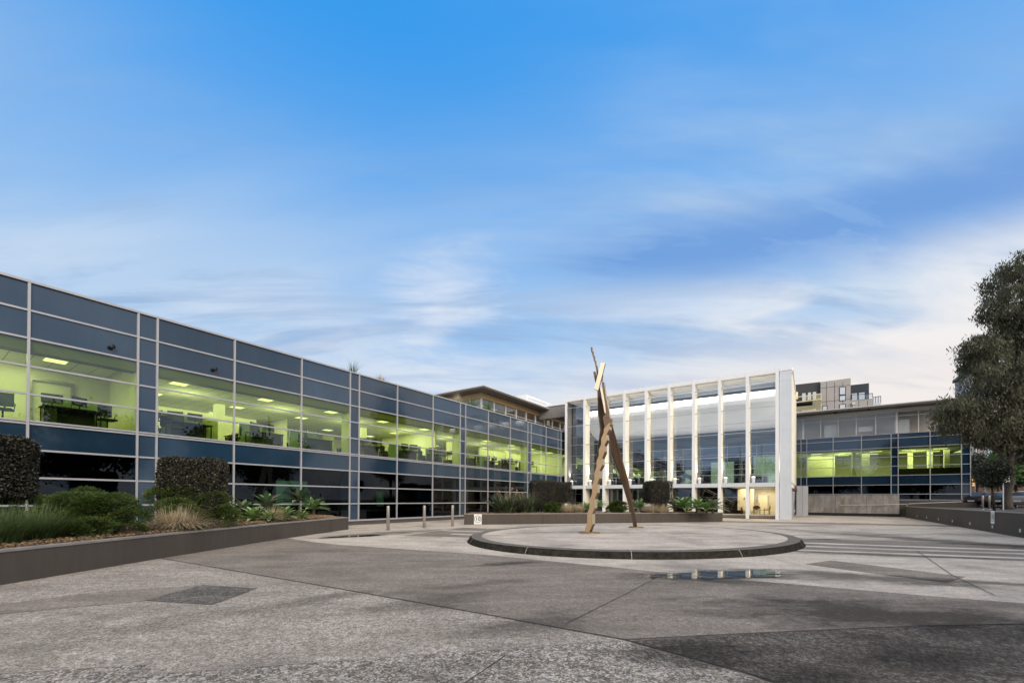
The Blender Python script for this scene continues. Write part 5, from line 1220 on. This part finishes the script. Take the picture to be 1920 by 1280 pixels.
# shrubs and trees behind
def bushtree(px, py0, py1, dist, wpx, label, m, n=9000, gz=.99, name='tree'):
    b0 = PD(px, py1, dist); bs = Vector((b0.x, b0.y, gz)); sc_ = dist / F; h0 = PD(px, py0, dist).z - gz; hw = wpx / 2 * sc_
    cl = []
    for k in range(9): cl.append((random.uniform(-.55, .55) * hw, random.uniform(-.5, .5) * hw, h0 * random.uniform(.45, .82), hw * .5, hw * .5, h0 * .17))
    cl.append((0, 0, h0 * .8, hw * .55, hw * .5, h0 * .2))
    return tree(name, label, bs, [(0, 0, 0, .16), (0, 0, h0 * .3, .13), (.05, 0, h0 * .6, .08), (0, 0, h0 * .8, .03)], cl, n, .2 * dist / 40, .09 * dist / 40, m, hang=.2, spray=16, spread=.22)
bushtree(1832, 846, 945, 54, 56, 'dark dense tree right beside the corner of the blue wing', L_dark)
bushtree(1872, 838, 945, 58, 66, 'bright green topped tree behind the young tree', L_green)
bushtree(1930, 830, 945, 60, 95, 'dark tree behind the gum trunk', L_dark)
bushtree(1905, 848, 945, 63, 70, 'green tree before the brick house, behind the gum trunk', L_dark)
for px, h_, lb in ((1848.5, 835, 'slim pale pole left of the two above the brick house'), (1830, 840, 'thick pale pole beside the blue wing corner')):
    p = PD(px, 950, 66); o = root('pole', (p.x, p.y, .99), 0, lb, 'pole'); z_ = PD(px, h_, 66).z - .99; b = MB(); b.tube([(0, 0, 0), (0, 0, z_)], [.14, .1], 8); b.build('shaft', M_fascia, o); b = MB(); b.tube([(0, 0, z_), (1.2, 0, z_ + .3)], .05, 6); b.build('lamp_arm', M_fascia, o)

# ---------------------------------------------------------------- planting
def topiary(x, y, z0, zb, zt, wx, wy, label, n=15000, rot=0.1):
    o = root('topiary_hedge', (x, y, z0), rot, label, 'hedge', 'clipped cube hedges on short trunks')
    b = MB(); b.tube([(0, 0, 0), (.02, 0, zb - z0 + .3)], [.06, .05], 8); b.tube([(0, 0, .1), (.2, .1, zb - z0 + .3)], [.04, .03], 6); b.build('trunk', M_twig, o)
    h = zt - zb; cz = (zt + zb) / 2 - z0
    # rounded box surface sampling
    p = rng.uniform(-1, 1, (n, 3)); f = rng.integers(0, 3, n); sg_ = rng.choice([-1, 1], n); p[np.arange(n), f] = sg_ * rng.uniform(.86, 1.03, n)
    ln_ = np.power((np.abs(p) ** 9).sum(1), 1 / 9)[:, None]; mx = np.abs(p).max(1)[:, None]; p = p / ln_ * mx
    nrm = unit(p * np.abs(p) ** 2)
    lump = 1 + .035 * np.sin(p[:, :1] * 5 + 1) * np.cos(p[:, 2:3] * 4) + .03 * np.sin(p[:, 1:2] * 6)
    c = p * lump * np.array([wx / 2, wy / 2, h / 2]) + np.array([0, 0, cz])
    d = nrm * .6 + rdir(n) * .9
    q = leaf_quads(c, d, rdir(n), rng.uniform(.04, .085, n), rng.uniform(.025, .045, n)); rawmesh('foliage', q, 4, L_hedge, o)
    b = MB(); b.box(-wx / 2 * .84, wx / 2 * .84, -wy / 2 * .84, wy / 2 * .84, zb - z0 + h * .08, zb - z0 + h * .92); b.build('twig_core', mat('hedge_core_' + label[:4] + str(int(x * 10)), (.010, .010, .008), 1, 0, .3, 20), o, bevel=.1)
    return o
p = PD(356, 899, 13.0); topiary(p.x - .30, p.y + .6, .6, 1.24, 2.77, 1.66, 1.0, 'dark clipped cube hedge before the second window bay', 26000, .15)
p = PD(20, 870, 9.6); topiary(p.x - 1.42, p.y + .4, .6, 1.5, 2.98, 1.9, 1.4, 'dark clipped hedge cut off by the left edge', 26000, .2)
p = PD(1016, 934, 29.2); topiary(p.x, p.y + .5, .6, 1.0, 2.85, 1.6, 1.5, 'larger dark cube hedge at the left of the middle bed', 14000, .2)
p = PD(1054, 925, 31.0); topiary(p.x, p.y + .4, .6, 1.3, 2.80, 1.25, 1.2, 'smaller dark cube hedge beside the larger one in the middle bed', 10000, .2)
p = PD(1235, 922, 30.0); topiary(p.x, p.y + .4, .6, 1.32, 2.86, 1.62, 1.5, 'dark cube hedge on a trunk right of the sculpture', 14000, .2)

def mound(x, y, z0, rx, ry, h, label, n, m, ln=.10, wd=.03, nm='shrub', cat='shrub', group=None, tiers=14):
    o = root(nm, (x, y, z0), 0, label, cat, group); cl = []
    pts = []
    for k in range(tiers):
        a = random.uniform(0, 2 * math.pi); r_ = random.uniform(.0, .75); zz_ = random.uniform(.1, .85) * math.sqrt(max(.05, 1 - r_ * r_))
        pts.append((r_ * rx * math.cos(a), r_ * ry * math.sin(a), h * zz_, rx * .36, ry * .36, h * .20))
    cl = np.array(pts); per = n // tiers; Q = []
    for c in cl:
        d = rdir(per); d[:, 2] = np.abs(d[:, 2]) * rng.choice([1, 1, 1, -1], per); cen = c[:3] + d * c[3:6] * rng.uniform(.75, 1.05, per)[:, None]
        cen[:, 2] = np.maximum(cen[:, 2], .02); dd = d * np.array([1, 1, .5]) + rdir(per) * .35 + np.array([0, 0, .25])
        Q.append(leaf_quads(cen, dd, rdir(per), ln * rng.uniform(.6, 1.3, per), wd * rng.uniform(.7, 1.3, per)))
    rawmesh('foliage', np.concatenate(Q), 4, m, o)
    b = MB()
    for k in range(8): a = k * .785; b.tube([(0, 0, 0), (math.cos(a) * rx * .3, math.sin(a) * ry * .3, h * .35), (math.cos(a) * rx * .6, math.sin(a) * ry * .6, h * .5)], [.03, .02, .01], 5)
    b.build('stem', M_twig, o); return o
gm = 'low dark green conifer mounds in the left bed'
p = gnd(215, 990, .6); mound(-9.15 - 1.05, 10.4, .6, 1.35, 1.1, 1.12, 'broad green conifer mound at the front of the left bed', 52000, L_conifer, .075, .016, 'conifer_shrub', 'shrub', gm, 24)
mound(-11.4, 11.1, .6, 1.2, 1.0, 1.25, 'green conifer mound behind the spiky grass clump', 30000, L_conifer, .075, .016, 'conifer_shrub', 'shrub', gm, 18)
mound(-10.0, 13.2, .6, 1.6, 1.0, 1.45, 'green conifer mound under the cube hedge, rearmost of three', 40000, L_conifer, .075, .016, 'conifer_shrub', 'shrub', gm, 20)

def tuft(x, y, z0, label, n, rad, ln, wd, m, spread=1.0, arch=.6, nm='grass_tuft', cat='grass tuft', group=None, m2=None, sx=1, sy=1):
    o = root(nm, (x, y, z0), random.uniform(0, 3), label, cat, group)
    rawmesh('blades', blades(n, (0, 0, 0), rad, ln, wd, spread, arch, 4), 4, m, o)
    if m2: rawmesh('green_blades', blades(n // 3, (0, 0, 0), rad, ln * .7, wd, spread * 1.1, arch, 3), 4, m2, o)
    o.scale = (sx, sy, 1); return o
gt = 'spiky green grass clumps at the left edge'
for k, (x, y, n_, lb) in enumerate(((-10.15, 8.35, 1500, 'spiky green grass clump nearest the left edge, in front'), (-10.35, 9.25, 1500, 'spiky green grass clump next to the conifer mound'), (-11.2, 8.8, 1200, 'spiky green grass clump under the clipped hedge at the left edge'), (-9.95, 7.6, 900, 'spiky green grass clump partly outside the left edge'))):
    tuft(x, y, .6, lb, n_, .42, .85, .016, L_grass, 1.0, .45, group=gt, nm='grass_clump')
gt = 'dry straw-coloured grass tufts'
p = gnd(342, 985, .6); tuft(-9.62, 12.35, .6, 'straw-coloured grass tuft between conifer mound and agaves', 2300, .42, .85, .016, L_tan, 1.25, .75, group=gt, m2=L_conifer)
tuft(-9.35, 16.9, .6, 'small straw-coloured grass tuft among the agaves of the left bed', 800, .22, .75, .016, L_tan, 1.2, .7, group=gt)

def agave_mesh(seed, m, n=26, L=.62, wd=.14):
    r_ = np.random.default_rng(seed); Q = []
    for k in range(n):
        f = k / n; a = k * 2.399963 + r_.uniform(-.1, .1); el = R(12 + 66 * f) + r_.uniform(-.08, .08); ll = L * (1.05 - .35 * f) * r_.uniform(.9, 1.1)
        o_ = np.array([math.cos(a), math.sin(a), 0]); sd_ = np.array([-math.sin(a), math.cos(a), 0]); pr = None
        prof = [(0, .45), (.3, .9), (.6, 1.0), (.85, .55), (1.0, .04)]
        for u_, w_ in prof:
            e_ = el - .35 * u_; p = o_ * math.cos(e_) * ll * u_ + np.array([0, 0, 1]) * (math.sin(e_) * ll * u_ + .06 + .10 * f)
            cc = (p - sd_ * wd * w_ / 2 + np.array([0, 0, .02 * w_]), p - np.array([0, 0, .012 * w_]), p + sd_ * wd * w_ / 2 + np.array([0, 0, .02 * w_]))
            if pr is not None:
                Q += [pr[0], pr[1], cc[1], cc[0], pr[1], pr[2], cc[2], cc[1]]
            pr = cc
    return np.array(Q)
AGM = {}
def agave(x, y, z0, label, sc_, group, var=0, dark=False, lift=0):
    o = root('agave', (x, y, z0), random.uniform(0, 6), label, 'agave', group); key = (var, dark)
    if key not in AGM:
        b = rawmesh('rosette', agave_mesh(40 + var, None), 4, L_agaved if dark else L_agave, o)
        bm = bmesh.new(); bm.from_mesh(b.data); bmesh.ops.remove_doubles(bm, verts=bm.verts, dist=.0008); bm.to_mesh(b.data); bm.free()
        b.data.polygons.foreach_set('use_smooth', [True] * len(b.data.polygons)); AGM[key] = b.data
    else:
        b = bpy.data.objects.new('rosette', AGM[key]); COL.objects.link(b); b.parent = o
    b.location = (0, 0, lift)
    t = MB(); t.tube([(0, 0, 0), (0, 0, .12 + lift)], [.06, .05], 8); t.build('stem', M_twig, o); o.scale = (sc_,) * 3; return o
ga = 'grey-green agaves in the left bed'
for k, (px, py, sc_, dk_, lf, lb) in enumerate(((413, 976, 1.05, False, .1, 'grey-green agave right of the straw tuft, first from the left'), (448, 975, .95, True, .22, 'darker agave behind the low bright one'), (468, 979, .92, False, .0, 'low bright green agave at the front of the left bed'), (493, 974, 1.1, True, .32, 'tall spiky agave in the middle of the left bed'), (499, 980, .7, False, 0, 'smallest agave at the foot of the tall spiky one'), (524, 978, .85, False, .05, 'green agave left of the small straw tuft'), (556, 968, 1.2, True, .50, 'tallest agave at the right of the left bed'), (584, 969, 1.0, False, .25, 'rightmost agave at the end of the left bed'), (560, 974, .6, False, 0, 'tiny agave under the tallest agave'))):
    p = gnd(px, py, .6); agave(p.x, p.y + .25, .6, lb, sc_ * 1.4, ga, k % 3, dk_, lf * .8)
ga = 'green agaves in the middle bed'
lbs = ['green agave left of the zigzag leg of the sculpture', 'bushy green agave just right of the zigzag leg', 'pale green agave behind the straight sculpture leg', 'green agave right of the straight sculpture leg', 'grey-green agave just right of the cube hedge on its trunk', 'biggest agave in the row right of the cube hedge', 'pale green agave, second to last in the middle bed', 'small green agave near the right end of the middle bed', 'last agave at the right end of the middle bed']
for k, (px, py, sc_, dk_) in enumerate(((1101, 958, .95, False), (1122, 953, 1.3, False), (1187, 955, 1.2, True), (1203, 956, 1.25, False), (1268, 957, 1.3, True), (1284, 958, 1.55, False), (1309, 959, 1.35, False), (1327, 959, 1.1, False), (1339, 959, 1.4, True))):
    p = gnd(px, py + 2.5, .66); agave(p.x, p.y + .2, .64, lbs[k], sc_ * 1.25, ga, k % 3, dk_, .12)
gt2 = 'dry straw-coloured grass tufts'
for px, py, n_, r_, lb in ((1064, 960, 900, .38, 'wide straw tuft left of the sculpture'), (1084, 960, 800, .36, 'straw tuft next to the zigzag leg'), (1098, 955, 500, .3, 'straw tuft behind the zigzag leg'), (1222, 960, 900, .38, 'left straw tuft under the cube hedge on its trunk'), (1243, 960, 900, .38, 'right straw tuft under the cube hedge on its trunk')):
    p = gnd(px, py + 1, .66); tuft(p.x, p.y + .25, .64, lb, n_, r_, .78, .030, L_tan, 1.2, .7, group=gt2)
def boxwood(px0, px1, py0, py1, dist, label, m, n=14000):
    a = PD((px0 + px1) / 2, py1, dist); hw = (px1 - px0) / 2 * dist / F; h = (py1 - py0) * dist / F
    return mound(a.x, a.y, .62, hw, hw * .8, h, label, n, m, .09, .035, 'box_shrub', 'shrub', 'rounded box shrubs in the middle bed', 20)
boxwood(1137, 1183, 935, 960, 29.5, 'rounded box shrub between the sculpture legs', L_conifer)
boxwood(1013, 1056, 936, 960, 28.6, 'rounded box shrub under the cube hedges', L_conifer)
boxwood(1052, 1110, 934, 950, 31.0, 'low green hedge strip behind the straw tufts', L_conifer)
# strelitzia clumps
for px, d_, n_, lb in ((948, 27.6, 420, 'large strelitzia clump with upright leaves before the blue wing'), (984, 28.6, 380, 'second strelitzia clump beside the cube hedge')):
    p = PD(px, 962, d_); o = root('strelitzia', (p.x, p.y, .62), 0, lb, 'plant', 'strelitzia clumps at the left of the middle bed')
    rawmesh('foliage', blades(n_, (0, 0, 0), .6, 1.4, .15, 1.25, .4, 4), 4, leaf('strelitzia_leaf%d' % px, (.035, .055, .028), (.09, .14, .06), (.20, .17, .13), .45, .15), o)
    rawmesh('stalks', blades(60, (0, 0, 0), .4, 1.75, .03, .9, .25, 4), 4, L_tan, o)
    b = MB()
    for q_ in range(3): a = random.uniform(0, 6); c = Vector((.6 * math.cos(a), .6 * math.sin(a), random.uniform(1.2, 1.55))); b.tube([(0, 0, 0), c * .6 + Vector((0, 0, .4)), c], [.015] * 3, 5); b.extrude([c, c + Vector((.12, 0, .06)), c + Vector((.03, 0, .14))], (0, .03, 0))
    b.build('flower', mat('strelitzia_flower%d' % px, (.35, .20, .09), .6), o)
# fallen leaves on the paving
n = 260; c = np.stack([rng.uniform(-8, 9, n), rng.uniform(3.4, 20, n), np.full(n, .022)], 1); d = rdir(n); d[:, 2] *= .2
q = leaf_quads(c, d, np.tile([0, 0, 1.], (n, 1)) + rdir(n) * .2, rng.uniform(.02, .06, n), rng.uniform(.006, .015, n))
tag(rawmesh('leaf_litter', q, 4, leaf('litter', (.10, .07, .04), (.35, .28, .18), None, .9, 0)), 'scattered small dry leaves on the forecourt', None, None, 'stuff')

# ---------------------------------------------------------------- trees round the forecourt, mirrored in the glass
cl = [(random.uniform(-2.6, 2.6), random.uniform(-2.6, 2.6), random.uniform(4, 8.5), 1.7, 1.7, 1.2) for _ in range(12)]
tt_ = tree('street_tree', 'dark street tree beyond the right boundary wall, mirrored in the blue wing', W(15, 22, .99), [(0, 0, 0, .25), (0, 0, 2, .2), (.1, 0, 5, .12), (0, 0, 8, .04)], cl, 9000, .42, .2, L_dark, group='street trees round the forecourt', spray=14, spread=.4)
k = 0
for (s, t, sc_) in ((17, 12, 1.15), (14, 3, .95), (18, -6, 1.2), (13, -14, 1.0), (6, -22, 1.15), (-3, -26, 1.0), (-12, -24, 1.2), (-20, -28, 1.0), (20, 31, 1.1), (1, -34, 1.4), (-28, -20, 1.1)):
    k += 1
    dup(tt_, W(s, t, 0), k * .9, 'street tree outside the frame, number %s round the forecourt' % ['one', 'two', 'three', 'four', 'five', 'six', 'seven', 'eight', 'nine', 'ten', 'eleven'][k - 1], sc_)
